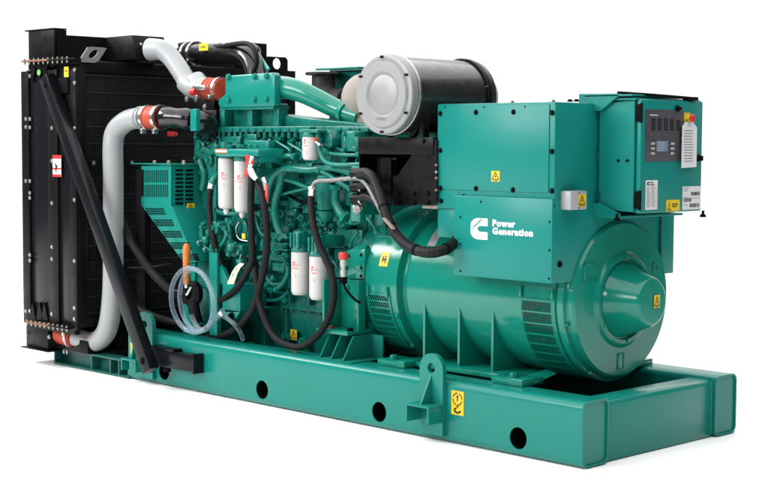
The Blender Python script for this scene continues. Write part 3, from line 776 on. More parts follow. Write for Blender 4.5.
# ================================================================== AIR CLEANER
XC_, ZA, RA = -1.115, 1.476, .175
b = B(DRUM)
b.lathe((XC_, 0, ZA), (0, 1, 0), [(.045, .160), (.05, RA-.008), (.51, RA-.008), (.515, RA-.004), (.56, RA-.006), (.575, RA-.018), (.60, RA-.05), (.64, RA-.065), (.66, RA-.09), (.66, 0)], 96)
ac = b.done('air_cleaner', ROOT, 'large black drum air cleaner with a bare metal end')
b = B(ALU)
b.lathe((XC_, 0, ZA), (0, 1, 0), [(.046, RA-.004), (.046, RA), (.012, RA+.001), (.006, RA-.003), (.004, RA-.012), (.006, RA-.026), (.000, RA-.030), (-.003, RA-.034), (-.003, .100), (.001, .094), (.006, .088), (.002, .080), (.002, .02), (.002, 0)], 96)
b.done('end_cover', ac, 'bare aluminium end cover', 28)
b = B(ZINC); b.lathe((XC_, 0, ZA), (0, 1, 0), [(.050, RA+.000), (.052, RA+.003), (.062, RA+.003), (.064, RA-.001)], 96); b.done('clamp_band', ac)
b = B(BLACK); b.lathe((XC_, 0, ZA), (0, 1, 0), [(.495, RA-.003), (.498, RA+.002), (.522, RA+.002), (.525, RA-.003)], 96); b.done('clamp_band', ac)
for a in (93, 150, 30, -30, 210, 268):
    r_ = math.radians(a); c = V((XC_+(RA-.012)*math.cos(r_), .001, ZA+(RA-.012)*math.sin(r_)))
    b = B(BLACKM); b.box(c.x-.008, c.x+.008, c.y-.005, c.y+.004, c.z-.005, c.z+.005, .002); b.done('cover_clip', ac)
for (x, y, yy) in ((411, 89, .056), (485, 88, .51)):
    q = P(x, y, 'Y', yy); b = B(SILV, ZINC); b.cyl(q+V((-.022, -.01, .006)), q+V((.028, -.01, .006)), .0045, seg=8); b.box(q.x-.012, q.x+.012, q.y-.012, q.y+.008, q.z-.002, q.z+.014, .002)
    b.use(ZINC).cyl(q+V((.004, -.006, -.055)), q+V((.004, -.006, -.004)), .006, seg=8); b.cyl(q+V((.004, -.006, -.014)), q+V((.004, -.006, -.004)), .010, seg=6); b.done('band_clamp', ac)
u, v = XC_-.03, ZA-.105
f = Face('-Y', -.0095); b = B(INK); f.text(b, 'SERVICE', u, v-.004, .014, .0004, .0002); b.done('stamped_mark', ac)
# black bracket carrying it
b = B(BLACK)
b.box(-1.373, -.905, .10, .106, 1.215, 1.290, .001); b.box(-1.373, -.905, .107, .62, 1.284, 1.290, .001)
b.prism([P(437, 139.5, 'Y', .104), P(423, 139.5, 'Y', .104), P(397, 176, 'Y', .104), P(393, 176, 'Y', .104), P(393, 206, 'Y', .104), P(437, 204, 'Y', .104)], (0, .006, 0))
b.box(-1.373, -.905, .22, .226, 1.02, 1.283, 0)
b.box(-1.373, -1.367, .107, .60, 1.10, 1.283, 0)
b.box(-1.31, -1.19, .16, .166, 1.0, 1.20, .001)
b.prism([P(380, 158, 'Y', .13), P(391, 158, 'Y', .13), P(391, 206, 'Y', .13), P(383, 200, 'Y', .13)], (0, .006, 0))
for x in (-1.22, -1.03):     # saddle legs under the drum
    s = -1 if x < XC_ else 1
    b.beam((x-.03*s, .13, 1.29), (x+.02*s, .13, 1.345), .02, .03, V((0, 1, 0))); b.beam((x-.03*s, .45, 1.29), (x+.02*s, .45, 1.345), .02, .03, V((0, 1, 0)))
b.box(-.99, -.965, .10, .14, 1.291, 1.40, .002)
abk = b.done('air_cleaner_bracket', ROOT)
for x in (399, 414, 428):
    for y in (193.5, 202.5):
        q = P(x, y, 'Y', .1035); bolt(abk, (q.x, .1035, q.z), (0, -1, 0), .010, .008, BLACKM)
q = P(424, 141, 'Y', .1); bolt(abk, (q.x, .0995, q.z), (0, -1, 0), .008, .006, BLACKM)
for y in (165, 172, 178, 190):
    q = P(436.2, y, 'Y', .10); b = B(COPP if y != 172 else ZINC); b.cyl((q.x, .098, q.z), (q.x, .108, q.z), .006, seg=8); b.done('terminal_stud', abk)
b = B(CREAM, ZINC); q = P(432, 206, 'Y', .12); b.box(q.x-.06, q.x+.03, .12, .18, q.z-.012, q.z+.004, .002); b.done('felt_pad', abk)

# ================================================================== ENGINE
YF = .33      # near face of the block
def E_(x, y, yy=None): return P(x, y, 'Y', YF if yy is None else yy)
def ebox(b, x0, y0, x1, y1, ya, yb_, bev=.004):
    A, C = P(x0, y0, 'Y', ya), P(x1, y1, 'Y', ya); return b.box(min(A.x, C.x), max(A.x, C.x), ya, yb_, min(A.z, C.z), max(A.z, C.z), bev)
b = B(TEALC)
b.box(-2.60, -1.56, YF+.02, .80, .44, .97, .008)
eng = b.done('engine', ROOT, 'teal six cylinder diesel engine with filters and pipework')
# sump
b = B(TEALC)
b.prism([(-2.50, YF+.05, .43), (-2.50, YF+.09, .20), (-2.42, YF+.11, .16), (-1.62, YF+.11, .16), (-1.56, YF+.09, .20), (-1.50, YF+.05, .43)], (0, .34, 0), .012)
b.box(-2.58, -1.46, YF+.02, .76, .425, .447, .003)
for x_ in (-2.35, -2.18, -1.68): b.box(x_, x_+.01, YF+.035, YF+.2, .19, .42, .003)
sump = b.done('oil_sump', eng)
for k in range(16): bolt(eng, (-2.55+k*.07, YF+.034, .4245), (0, 0, -1), .008, .010, TEALC)
for x, y in ((284, 338), (301, 343)):
    q = E_(x, y, YF+.03); b = B(TEALC); b.lathe((q.x, YF+.055, q.z), (0, -1, 0), [(0, .030), (.02, .030), (.02, .018), (.034, .018), (.034, 0)], 20); b.done('drain_plug', eng)
FSm = Face('-Y', YF+.05); u0, v0 = FSm.px(290.5, 339.5); u1, v1 = FSm.px(297, 330); warning(FSm, u0, v0, u1, v1, eng)
# head and its deck rail
b = B(TEALC)
b.box(-2.64, -1.50, YF-.01, .80, .97, 1.315, .006)
b.box(-2.66, -1.49, YF-.055, .82, 1.316, 1.345, .004)
for k in range(24):
    x = -2.63+k*.047; b.cyl((x, YF-.035, 1.285+(k % 2)*.006), (x, YF-.035, 1.316), .013, seg=12)
    if k % 2 == 0: b.box(x-.010, x+.010, YF-.030, YF, 1.20, 1.30, .004)
head = b.done('cylinder_head', eng)
for k in range(18): bolt(eng, (-2.62+k*.063, YF-.056, 1.327), (0, -1, 0), .007, .008, TEALC)
FH = Face('-Y', YF-.0105); b = B(TEALC); u, v = FH.px(281, 150.5); FH.text(b, 'CUMMINS', u, v, .040, 0, .001, depth=.004, sx=.9); b.done('cast_lettering', eng)
# rocker cover riser with ribs, top flange plate and sloping cover
b = B(TEALC)
x0, x1 = -2.60, -2.10
b.box(x0+.01, x1-.12, YF+.02, YF+.09, 1.346, 1.46, .006)
for px_ in (222, 249.5, 276): 
    x = P(px_, 115, 'Y', YF-.04).x; b.box(x-.02, x+.02, YF-.04, YF+.02, 1.346, 1.455, .004)
rc = b.done('rocker_cover', eng)
b = B(TEALC)
b.prism([(-2.25, YF+.0, 1.3455), (-2.25, YF+.0, 1.408), (-2.16, YF+.0, 1.400), (-1.56, YF+.0, 1.352), (-1.50, YF+.0, 1.3455)], (0, .16, 0), .006)
b.done('rocker_cover', eng)
yp = YF-.08
pl = [(226, 75.5), (272, 72.5), (274.5, 75), (274.5, 106), (220, 108), (217.8, 104), (218.5, 99.5), (225, 94), (225, 77)]
b = B(TEAL); b.prism([P(x, y, 'Y', yp) for x, y in pl], (0, .045, 0), .007); b.box(-2.50, -2.26, yp+.046, yp+.12, 1.46, 1.585, .01)
A = P(222, 108, 'Y', yp+.01); C = P(273, 110, 'Y', yp+.01); b.box(A.x, C.x, yp+.012, yp+.12, 1.43, A.z+.006, .004)
ip = b.done('intake_housing', eng)
for x, y in ((228.8, 77), (255, 76.5), (267, 76), (229, 100), (255, 99.5), (267, 99)):
    q = P(x, y, 'Y', yp); bolt(eng, (q.x, yp-.001, q.z), (0, -1, 0), .013, .014, TEAL)
# intake pipe to the turbo: from the housing to behind the drum
b = B(TEALG)
y2 = yp+.09
b.tube([P(x, y, 'Y', yy) for x, y, yy in ((262, 86.5, y2), (276, 87, y2), (290, 88.5, y2), (303, 92.5, y2+.02), (318, 99.5, y2+.05), (333, 107, y2+.08), (346, 112.5, y2+.10), (360, 117, y2+.12))], .056, 28, 8, rf=lambda t: .060-.012*min(1, t*1.3))
q = P(344, 111.8, 'Y', y2+.10); r_ = P(347.5, 113.2, 'Y', y2+.10); b.tube([q, r_], .058, 28, 3)
b.done('intake_pipe', eng)
# exhaust outlet with flange, heat wrap, bracket behind
b = B(IRON); q = P(323.5, 74, 'Y', .62)
b.cyl((q.x, .62, q.z-.006), (q.x, .62, q.z+.008), .094, seg=32, ch=.003)
b.tube([(q.x, .62, q.z-.01), (q.x, .62, q.z-.05), (q.x+.01, .62, q.z-.09), (q.x+.06, .62, q.z-.13), (q.x+.16, .62, q.z-.14)], .060, 24, 8)
b.done('exhaust_outlet', eng, 'matt dark exhaust elbow with a round flange')
b = B(CREAM); q = P(364, 99, 'Y', .50); b.sphere(q, .125, (1, .8, 1), 28); b.lathe(q+V((0, .08, 0)), (0, 1, 0), [(0, .10), (.02, .13), (.06, .135), (.08, .12), (.08, 0)], 32); b.tube([q+V((0, 0, -.05)), q+V((.02, .0, -.16)), q+V((.02, .0, -.26))], .07, 20, 6); b.done('heat_wrap', eng, 'cream heat blanket on the turbocharger')
b = B(TEAL); q0 = P(329, 127, 'Y', .72); q1 = P(368, 69, 'Y', .72); b.box(q0.x, q1.x, .72, .732, q0.z, q1.z, .003); b.box(q0.x-.03, q1.x, .65, .72, q1.z-.0, q1.z+.010, .002); b.done('turbo_bracket', eng)

# gear housing at the front end
b = B(TEALC)
xg = P(193, 180, 'Y', YF-.03).x
b.prism([P(x, y, 'Y', YF-.03) for x, y in ((194, 110), (199, 110), (199, 127), (216, 127), (216, 250), (203, 252), (194, 215))], (0, .5, 0), .006)
gh = b.done('gear_housing', eng)
for y in (118, 137, 158, 181, 203): q = P(196.5, y, 'Y', YF-.03); bolt(eng, (q.x, YF-.031, q.z), (0, -1, 0), .013, .014, TEALC)
b = B(TEALC)
for pts, r_ in (([(197, 128), (206, 133), (214, 132)], .02), ([(200, 160), (204, 175), (202, 190)], .018), ([(206, 150), (212, 152), (218, 148)], .02)):
    b.tube([P(x, y, 'Y', YF-.045) for x, y in pts], r_, 12, 6)
for x, y, r_ in ((203, 146, .035), (211, 160, .03), (205, 172, .026), (210, 140, .022)): q = P(x, y, 'Y', YF-.03); b.lathe(q, (0, -1, 0), [(0, r_), (.02, r_), (.024, r_*.8), (.024, r_*.5), (.034, r_*.5), (.034, 0)], 18)
b.done('front_casting', eng)
# black crankcase breather box beside it
b = B(BLACK); ebox(b, 196, 110, 216, 137, YF-.06, YF+.10, .01); ebox(b, 184, 98, 214, 110, YF-.02, YF+.2, .006); b.done('thermostat_housing', eng)
for x, y in ((196.5, 99), (205, 107), (187, 99)): q = P(x, y, 'Y', YF-.021); bolt(eng, (q.x, YF-.021, q.z), (0, -1, 0), .012, .010, ZINC)
b = B(TEAL); ebox(b, 190, 109, 196, 131, .10, .13, .004); b.done('side_flange', eng)
b = B(BLACKG); b.tube([P(195, 120, 'Y', .17), P(203, 123, 'Y', .20), P(209, 127, 'Y', .26), P(210, 140, 'Y', .36)], .060, 24, 6); b.done('thermostat_elbow', eng)

# ribbed crankcase side: bosses, covers, webs in rows
rnd = random.Random(3)
b = B(TEALC)
for k in range(7):
    x = -2.45+k*.145; b.box(x-.055, x+.055, YF-.005, YF+.03, .60, .76, .012); b.box(x-.045, x+.045, YF+.0, YF+.03, .80, .93, .012)
    b.box(x+.062, x+.078, YF-.02, YF+.03, .46, .9495, .005)
    b.cyl((x, YF-.02, .66), (x, YF+.0, .66), .030, seg=20, ch=.003)
b.box(-2.55, -1.56, YF-.025, YF+.03, .775, .795, .004); b.box(-2.55, -1.56, YF-.03, YF+.03, .95, .975, .004); b.box(-2.55, -1.56, YF-.015, YF+.03, .50, .515, .004)
b.done('crankcase_ribs', eng)
for k in range(14): bolt(eng, (-2.50+k*.07, YF-.031, .962), (0, -1, 0), .009, .009, TEALC)
for k in range(10): bolt(eng, (-2.46+k*.095, YF-.026, .785), (0, -1, 0), .008, .009, TEALC)

# fuel system: rail, pump, injector lines
b = B(TEALC)
b.tube([P(x, y, 'Y', YF-.07) for x, y in ((268, 158), (300, 166), (340, 170), (372, 172))], .018, 14, 6)
for x in (272, 292, 312, 334, 352): q = P(x, 163+(x-268)*.12, 'Y', YF-.07); b.box(q.x-.022, q.x+.022, q.y-.024, YF, q.z-.026, q.z+.026, .006)
b.done('fuel_rail', eng)
for i, x in enumerate((266, 274, 284, 296, 310, 326, 341, 352)):
    b = B(TEALC); y0_ = 142+rnd.uniform(-3, 5); q = P(x, y0_, 'Y', YF-.02)
    b.tube([q, q+V((0, -.05, -.01)), P(x+rnd.uniform(2, 7), y0_+12, 'Y', YF-.10), P(x+rnd.uniform(-2, 4), 160+(x-268)*.12, 'Y', YF-.08)], .0065, 10, 6)
    b.lathe(q, (0, -1, 0), [(0, .016), (.02, .016), (.02, .010), (.032, .010), (.032, 0)], 12); b.done('injector_line', eng)
# teal pipework
TP = [
    ([(268, 213), (266, 205), (272, 180), (282, 170), (292, 169), (310, 170), (330, 168), (348, 172), (362, 180)], .017, -.12),
    ([(283, 169), (280, 185), (275, 205), (277, 225), (284, 240)], .019, -.11),
    ([(268, 178), (290, 181), (312, 189), (330, 192)], .010, -.10),
    ([(275, 196), (300, 190), (325, 184), (345, 176)], .008, -.09),
    ([(318, 139), (320, 152), (326, 162), (340, 165), (366, 164)], .011, -.15),
    ([(326, 153), (345, 155), (360, 155)], .009, -.12),
    ([(336, 185), (335, 200), (340, 212), (347, 219)], .022, -.11),
    ([(350, 170), (352, 190), (352, 215), (351, 224)], .008, -.13),
    ([(346, 222), (356, 223), (366, 218), (374, 226), (378, 234)], .010, -.10),
    ([(257, 170), (262, 160), (272, 156), (282, 155)], .012, -.13),
    ([(318, 170), (330, 176), (340, 183), (352, 190)], .012, -.13),
    ([(262, 152), (268, 158), (276, 160), (286, 156), (296, 157)], .012, -.11),
    ([(228, 252), (226, 240), (222, 232), (219, 225)], .013, -.14),
    ([(214, 208), (222, 213), (235, 214), (250, 212), (262, 214)], .012, -.14),
    ([(228, 218), (230, 232), (231, 244)], .012, -.16),
    ([(358, 232), (352, 240), (350, 248)], .006, -.10),
    ([(206, 222), (202, 230), (205, 246), (212, 252)], .010, -.17),
    ([(210, 250), (220, 246), (226, 236), (224, 226)], .010, -.18),
]
for pts, r_, off in TP:
    b = B(TEALC); pp = [P(x, y, 'Y', YF+off) for x, y in pts]; b.tube(pp, r_, 14, 8)
    for e in (0, -1):
        d_ = (pp[1]-pp[0]).normalized() if e == 0 else (pp[-2]-pp[-1]).normalized()
        b.cyl(pp[e], pp[e]+d_*.022, r_*1.5, seg=6)
    b.done('coolant_pipe' if r_ > .014 else 'fuel_pipe', eng)
# pump body, starter, filter head masses etc. on the near side
def boss(b, x, y, r_, d, y0=YF): q = P(x, y, 'Y', y0-d); b.lathe((q.x, y0, q.z), (0, -1, 0), [(0, r_*1.1), (d*.5, r_*1.1), (d*.55, r_), (d-.004, r_), (d, r_*.85), (d, r_*.4), (d+.010, r_*.4), (d+.01, 0)], 22)
b = B(TEALC)      # fuel pump group, left below the filters
for x, y, r_, d in ((203, 235, .042, .16), (213, 228, .035, .2), (222, 238, .045, .14), (233, 250, .035, .16), (240, 228, .05, .1), (212, 247, .026, .2), (250, 240, .045, .08)): boss(b, x, y, r_, d)
ebox(b, 217, 228, 228, 252, YF-.12, YF, .012); ebox(b, 228, 244, 242, 256, YF-.15, YF-.02, .008); ebox(b, 200, 222, 212, 228, YF-.14, YF, .006)
b.sphere(P(232, 248, 'Y', YF-.17), .028); b.sphere(P(206, 240, 'Y', YF-.19), .022)
b.done('fuel_pump', eng)
for x, y in ((203, 226), (209, 232), (200, 243), (206, 250), (214, 241), (221, 225), (228, 233), (236, 244), (229, 254), (240, 252), (218, 250), (233, 222)):
    q = P(x, y, 'Y', YF-.19); bolt(eng, q, (rnd.uniform(-.3, .5), -1, rnd.uniform(-.4, .4)), .011, .02, TEALC)
b = B(TEALC)      # centre control block with many fittings
ebox(b, 270, 232, 286, 262, YF-.10, YF, .008); ebox(b, 272, 262, 284, 272, YF-.08, YF, .006)
for y in (236, 242, 248, 254): ebox(b, 269, y, 287, y+3, YF-.125, YF-.09, .003)
for x, y in ((274, 240), (282, 246), (275, 252), (283, 256), (278, 236)): boss(b, x, y, .016, .03, YF-.10)
b.done('control_block', eng)
b = B(TEALC); ebox(b, 264, 178, 276, 196, YF-.09, YF, .01); b.done('side_cover', eng)
b = B(TEALC); ebox(b, 310, 180, 318, 196, YF-.06, YF, .01); b.done('side_cover', eng)
b = B(TEALC)
q = P(326, 190, 'Y', YF-.12); b.cyl(q+V((0, 0, .07)), q+V((0, 0, -.10)), .042, seg=24, ch=.008); b.cyl(q+V((0, 0, -.10)), q+V((0, 0, -.15)), .050, .02, seg=24)
b.done('lift_pump', eng)
for x, y, r_, d in ((333, 212, .03, .10), (340, 222, .03, .08), (322, 222, .025, .06), (300, 218, .02, .05), (280, 214, .024, .04), (300, 200, .018, .05), (296, 182, .02, .05), (288, 222, .02, .05), (309, 209, .022, .04), (270, 200, .02, .07)):
    b = B(TEALC); boss(b, x, y, r_, d); b.done('casting_boss', eng)
b = B(BLACKM); 
b.tube([P(x, y, 'Y', YF-.06) for x, y in ((282, 190), (292, 197), (302, 202), (318, 204))], .008, 10, 6); b.tube([P(x, y, 'Y', YF-.07) for x, y in ((268, 190), (258, 182), (256, 176))], .006, 8, 5)
b.tube([P(x, y, 'Y', YF-.14) for x, y in ((244, 211), (252, 210), (262, 208))], .006, 8, 5)
b.done('wiring_loom', eng)
b = B(BLACKM); ebox(b, 283, 183, 309, 191, YF-.004, YF+.015, .004); b.done('painted_shadow_strip', eng)  # black strip painted in as shade between the castings
# small brackets and flat plates
b = B(TEALC)
ebox(b, 262, 213, 345, 223, YF-.02, YF+.02, .006); ebox(b, 286, 228, 345, 249, YF-.03, YF+.01, .01); 
for x in (266, 275, 289, 305, 318, 331, 343): boss(b, x, 226, .013, .03, YF-.03)
b.done('oil_cooler_cover', eng)
for x in (290, 300, 312, 322, 334, 343):
    q = P(x, 231, 'Y', YF-.031); bolt(eng, q, (0, -1, 0), .010, .010, TEALC)
for pts, r_, off in (([(236, 322), (243, 312), (254, 298), (264, 287), (276, 276)], .014, -.06), ([(262, 262), (266, 275), (272, 284), (286, 284)], .011, -.07), ([(244, 290), (256, 286), (270, 288)], .009, -.05),
    ([(286, 262), (288, 272), (284, 282), (276, 290)], .013, -.09), ([(268, 300), (276, 300), (284, 296), (290, 290)], .008, -.04), ([(330, 258), (338, 268), (340, 284), (338, 300)], .010, -.05),
    ([(256, 215), (258, 226), (262, 234), (270, 238)], .009, -.12), ([(248, 255), (256, 258), (264, 256), (270, 250)], .010, -.10)):
    b = B(TEALC); pp = [P(x, y, 'Y', YF+off) for x, y in pts]; b.tube(pp, r_, 14, 8); b.cyl(pp[0], pp[0]+(pp[1]-pp[0]).normalized()*.02, r_*1.5, seg=6); b.cyl(pp[-1], pp[-1]+(pp[-2]-pp[-1]).normalized()*.02, r_*1.5, seg=6); b.done('oil_pipe', eng)
for x, y, r_, d in ((263, 244, .028, .06), (262, 272, .03, .05), (256, 284, .022, .06), (248, 276, .03, .04), (292, 244, .016, .07), (338, 262, .02, .05), (270, 290, .018, .06), (243, 306, .02, .05), (284, 300, .016, .04), (250, 232, .026, .08), (262, 226, .02, .09), (300, 239, .014, .06), (318, 238, .014, .06), (288, 206, .014, .05), (314, 214, .012, .05), (246, 220, .02, .06)):
    b = B(TEALC); boss(b, x, y, r_, d); b.done('casting_boss', eng)
for x0_, y0_, x1_, y1_, d in ((244, 262, 252, 270, .05), (256, 240, 268, 252, .05), (288, 196, 300, 208, .05), (302, 206, 314, 214, .04), (246, 284, 262, 296, .03), (240, 228, 248, 240, .09), (318, 200, 326, 218, .06), (330, 202, 338, 216, .04), (286, 208, 296, 216, .04), (262, 198, 268, 210, .06), (296, 142, 300, 152, .05), (222, 136, 240, 146, .05), (244, 134, 256, 144, .06), (262, 138, 270, 150, .03), (344, 190, 351, 206, .07)):
    b = B(TEALC); ebox(b, x0_, y0_, x1_, y1_, YF-d, YF, .006); b.done('side_cover', eng)
    for dx, dy in ((1.6, 1.6), (-1.6, -1.6)):
        q = P((x0_ if dx > 0 else x1_)+dx, (y0_ if dy > 0 else y1_)+dy, 'Y', YF-d); bolt(eng, q, (0, -1, 0), .007, .008, TEALC)
# timing/rear end details between head and black bracket
b = B(TEALC)
ebox(b, 345, 131, 358, 152, YF-.10, YF, .008); ebox(b, 341, 134, 345, 175, YF-.08, YF, .004); ebox(b, 358, 126, 362, 152, YF-.05, YF, .004)
b.done('rear_casting', eng)
b = B(TEALC); ebox(b, 336, 228, 362, 248, YF-.05, YF, .01); b.done('rear_casting', eng)
for x, y in ((344.5, 134), (344.5, 150), (356.5, 150), (356, 134)): q = P(x, y, 'Y', YF-.10); bolt(eng, q, (0, -1, 0), .010, .012, TEALC)
b = B(TEALC)      # flap shaped lifting bracket beside small filter
b.prism([P(x, y, 'Y', YF-.12) for x, y in ((320, 130), (329, 130), (332, 138), (332, 145), (329, 148), (325, 143), (320, 133))], (0, .10, 0), .003); b.done('lifting_bracket', eng)

# ---- flywheel housing and rear mounts
b = B(TEALC)
yh = .20
b.box(-1.56, -1.437, YF, .88, .30, 1.0, .01)
b.lathe((0, YC, ZC), (1, 0, 0), [(-1.55, .2), (-1.55, .335), (-1.50, .352), (-1.437, .352), (-1.437, .2)], 80)
fh = b.done('flywheel_housing', eng)
b = B(TEALG)
A = [P(x, y, 'Y', yh) for x, y in ((347, 250), (365, 249), (364, 279), (337.5, 279), (339, 265))]
b.prism(A, (0, .2, 0), .005); b.prism([P(350, 250, 'Y', yh+.002), P(365, 249, 'Y', yh+.002), P(374, 236, 'Y', yh+.16), P(360, 240, 'Y', yh+.16)], (0, .01, -.02), .001)
hb = b.done('housing_block', eng)
for x, y in ((347, 268), (361, 255), (361, 268), (349, 256), (361, 276)): q = P(x, y, 'Y', yh-.001); b = B(BLACKM); b.cyl(q+V((0, -.001, 0)), q+V((0, .004, 0)), .008, seg=12); b.done('tapped_hole', eng)
b = B(TEALG)      # upright channel
A, C = P(337.5, 279, 'Y', .16), P(349, 329, 'Y', .16)
x2 = P(361, 300, 'Y', .20).x
b.box(A.x-.02, A.x-.010, .085, .20, C.z, A.z, .001); b.box(A.x-.0099, A.x+.012, .189, .20, C.z, A.z, .001); b.box(A.x+.0122, x2+.03, .188, .20, C.z, A.z, .001); b.box(x2+.018, x2+.03, .155, .1878, C.z, A.z, .001)
b.box(P(319, 333, 'Y', .10).x, x2+.03, .085, .24, C.z-.020, C.z-.001, .002)
mp = b.done('mounting_upright', ROOT)
for x, y in ((358, 284), (358, 297.5), (358, 312)): q = P(x, y, 'Y', .187); bolt(mp, q, (0, -1, 0), .014 if y != 297.5 else .007, .008, TEALG)
q = P(346, 288, 'Y', .187); b = B(TEALG); b.cyl(q, q+V((0, -.010, 0)), .022, seg=20, ch=.003); b.done('mounting_boss', mp)
for dx in (-.005, .13): bolt(mp, (A.x+dx, .12, C.z-.0008), (0, 0, 1), .014, .014, BLACKM if dx > 0 else COPP)
b = B(TEALR)      # foot with three leaning webs
zt = C.z-.021
for xt_, xb_ in ((329.5, 317.5), (340.5, 329.5), (352.5, 340.5)):
    xk = P(xt_, 333, 'Y', .10).x; yb2 = .035
    b.prism([(xk, yb2, HB+.006), (xk, .22, HB+.006), (xk, .22, zt), (xk, .10, zt)], (.007, 0, 0))
xk0 = P(329.5, 333, 'Y', .10).x
b.box(xk0-.005, xk+.075, .221, .231, HB+.002, zt, .001); b.box(xk0-.02, xk+.07, .025, .22, HB+.0005, HB+.0055, .001)
b.done('mounting_foot', mp)
b = B(TEALG); b.box(-1.50, -1.44, .26, .32, .18, .45, .004); b.done('housing_leg', eng)
b = B(TEALG); b.box(A.x-.13, x2+.08, .87, 1.05, HB+.001, .40, .004); b.box(A.x, x2, .88, 1.0, .40, .62, .004); b.done('mounting_upright', ROOT)

# ---- filters
def spin(cx, cz0, cz1, r_, yy, name, nub=True, head_=True, marks=True, lab=None):
    b = B(WHITE); L = cz1-cz0
    b.lathe((cx, yy, cz1), (0, 0, -1), [(0, 0), (0, r_*.9), (.004, r_), (L*.47, r_), (L*.475, r_*1.006), (L*.48, r_), (L-.02, r_), (L-.006, r_*.9), (L, r_*.75), (L, 0)], 40)
    if nub: b.lathe((cx, yy, cz0), (0, 0, -1), [(-.002, r_*.42), (.022, r_*.36), (.022, r_*.28), (.03, r_*.24), (.03, 0)], 12)
    if marks:
        b.use(INKR); z = cz0+L*(.60 if nub else .63)
        def arc(a0, a1, z0, z1): b.lathe((cx, yy, 0), (0, 0, 1), [(z0, r_+.0012), (z1, r_+.0012)], 8, math.radians(a0), math.radians(a1), ref=(1, 0, 0))
        a = -78 if nub else -95
        arc(a+4, a+8, z+.004, z+.030); arc(a+8, a+20, z+.023, z+.030); arc(a+8, a+16, z+.012, z+.017)
        for k in range(6): arc(a+8+k*5, a+11+k*5, z-.004, z+.001)
        for k in range(3): arc(a-44+k*11, a-37+k*11, z+.014, z+.017)
        for k in range(4): arc(a-44+k*9, a-39+k*9, z+.0, z+.003)
        for k in range(6): arc(a+20+k*5, a+23+k*5, z+.014, z+.017)
        arc(a+14, a+17, z-.03, z-.024)
        b.use(INK); arc(a+20, a+26, z-.04, z-.034)
    if head_:
        b.use(TEALC).lathe((cx, yy, cz1+.001), (0, 0, 1), [(0, r_*.95), (.012, r_*1.02), (.035, r_*.98), (.045, r_*.75), (.08, r_*.7), (.08, 0)], 32)
    return b.done(name, eng, lab)
yfl = .12
zf1, zf0 = P(219, 158, 'Y', yfl).z, P(219, 208, 'Y', yfl).z
def rx(xa, xb, y, yy): A, C = P(xa, y, 'Y', yy), P(xb, y, 'Y', yy); return (A.x+C.x)/2, (C.x-A.x)/2/1.414
for xa, xb, dz in ((218.5, 234, 0), (234.5, 250, -.012)):
    A = P((xa+xb)/2, 180, 'Y', yfl); r_ = (xb-xa)/2*7.75/1483.8
    spin(A.x, zf0+dz, zf1+dz, r_, yfl, 'fuel_filter', head_=True)
b = B(TEAL, PAPER)
A = P(214, 156, 'Y', yfl-.06); C = P(258, 148, 'Y', yfl-.06)
b.box(A.x, C.x+.0, yfl-.06, yfl+.045, P(214, 156.5, 'Y', yfl-.06).z, P(214, 148.5, 'Y', yfl-.06).z, .012)
b.box(A.x+.05, C.x-.1, yfl+.09, YF, zf1+.03, zf1+.09, .008); b.box(C.x-.10, C.x-.005, yfl-.04, yfl+.12, zf1-.02, zf1+.05, .01); b.box(A.x, A.x+.05, yfl+.06, yfl+.16, zf1-.12, zf1+.03, .012)
fhd = b.done('filter_head', eng)
for x in (217, 230, 240, 250, 256): q = P(x, 147.5, 'Y', yfl-.02); bolt(eng, (q.x, yfl-.02, q.z), (0, 0, 1), .012, .014, TEAL)
f = Face('-Y', yfl-.0605); u0, v0 = f.px(215.5, 153); u1, v1 = f.px(227, 149)
b = B(PAPER, ORANGE); f.rect(b, u0, v0, u1, v1); b.use(ORANGE); f.rect(b, u0, v0, u1, v0+(v1-v0)*.25, .001, .0016); f.rect(b, u0, v1-(v1-v0)*.25, u1, v1, .001, .0016); b.done('filter_label', eng, 'small white and orange label')
yo = .15
for xa, xb, dz in ((291.5, 309, 0), (309.8, 327.5, -.014)):
    A = P((xa+xb)/2, 275, 'Y', yo); r_ = (xb-xa)/2*7.5/1483.8
    zo1, zo0 = P(300, 251.5, 'Y', yo).z, P(300, 294.5, 'Y', yo).z
    spin(A.x, zo0+dz, zo1+dz, r_, yo, 'oil_filter', nub=False, head_=False)
    b = B(TEALC); b.lathe((A.x, yo, zo1+dz+.001), (0, 0, 1), [(0, r_*.97), (.012, r_*1.03), (.022, r_*.85), (.03, r_*.82), (.09, r_*.8), (.098, r_*.7), (.098, 0)], 28)
    for s in (-.6, 0, .6): b.box(A.x+r_*s-.006, A.x+r_*s+.006, yo-r_*.95, yo, zo1+dz+.02, zo1+dz+.09, .003)
    b.box(A.x-r_*.8, A.x+r_*.8, yo, YF, zo1+.03, zo1+.085, .008); b.done('oil_filter_head', eng)
ys = .18
A = P(310.5, 150, 'Y', ys); z1_, z0_ = P(310, 137, 'Y', ys).z, P(310, 160, 'Y', ys).z
spin(A.x, z0_, z1_, 8.3*7.1/1483.8, ys, 'coolant_filter', nub=False, head_=False)
b = B(TEALC, RED, SILV); b.lathe((A.x, ys, z1_+.001), (0, 0, 1), [(0, .038), (.01, .041), (.02, .03), (.03, .026), (.035, 0)], 24); b.box(A.x-.055, A.x+.08, ys-.03, ys+.15, z1_+.02, z1_+.036, .004)
b.box(A.x-.01, A.x+.02, ys-.025, ys+.02, z1_+.036, z1_+.05, .003); b.cyl((A.x+.055, ys, z1_-.02), (A.x+.055, ys, z1_+.03), .012, seg=12)
b.use(RED).cyl((A.x+.075, ys-.03, z1_-.012), (A.x+.075, ys-.042, z1_-.012), .009, seg=16); b.use(SILV).cyl((A.x+.06, ys-.02, z1_-.02), (A.x+.09, ys-.02, z1_-.04), .007, seg=8)
b.done('filter_head', eng)

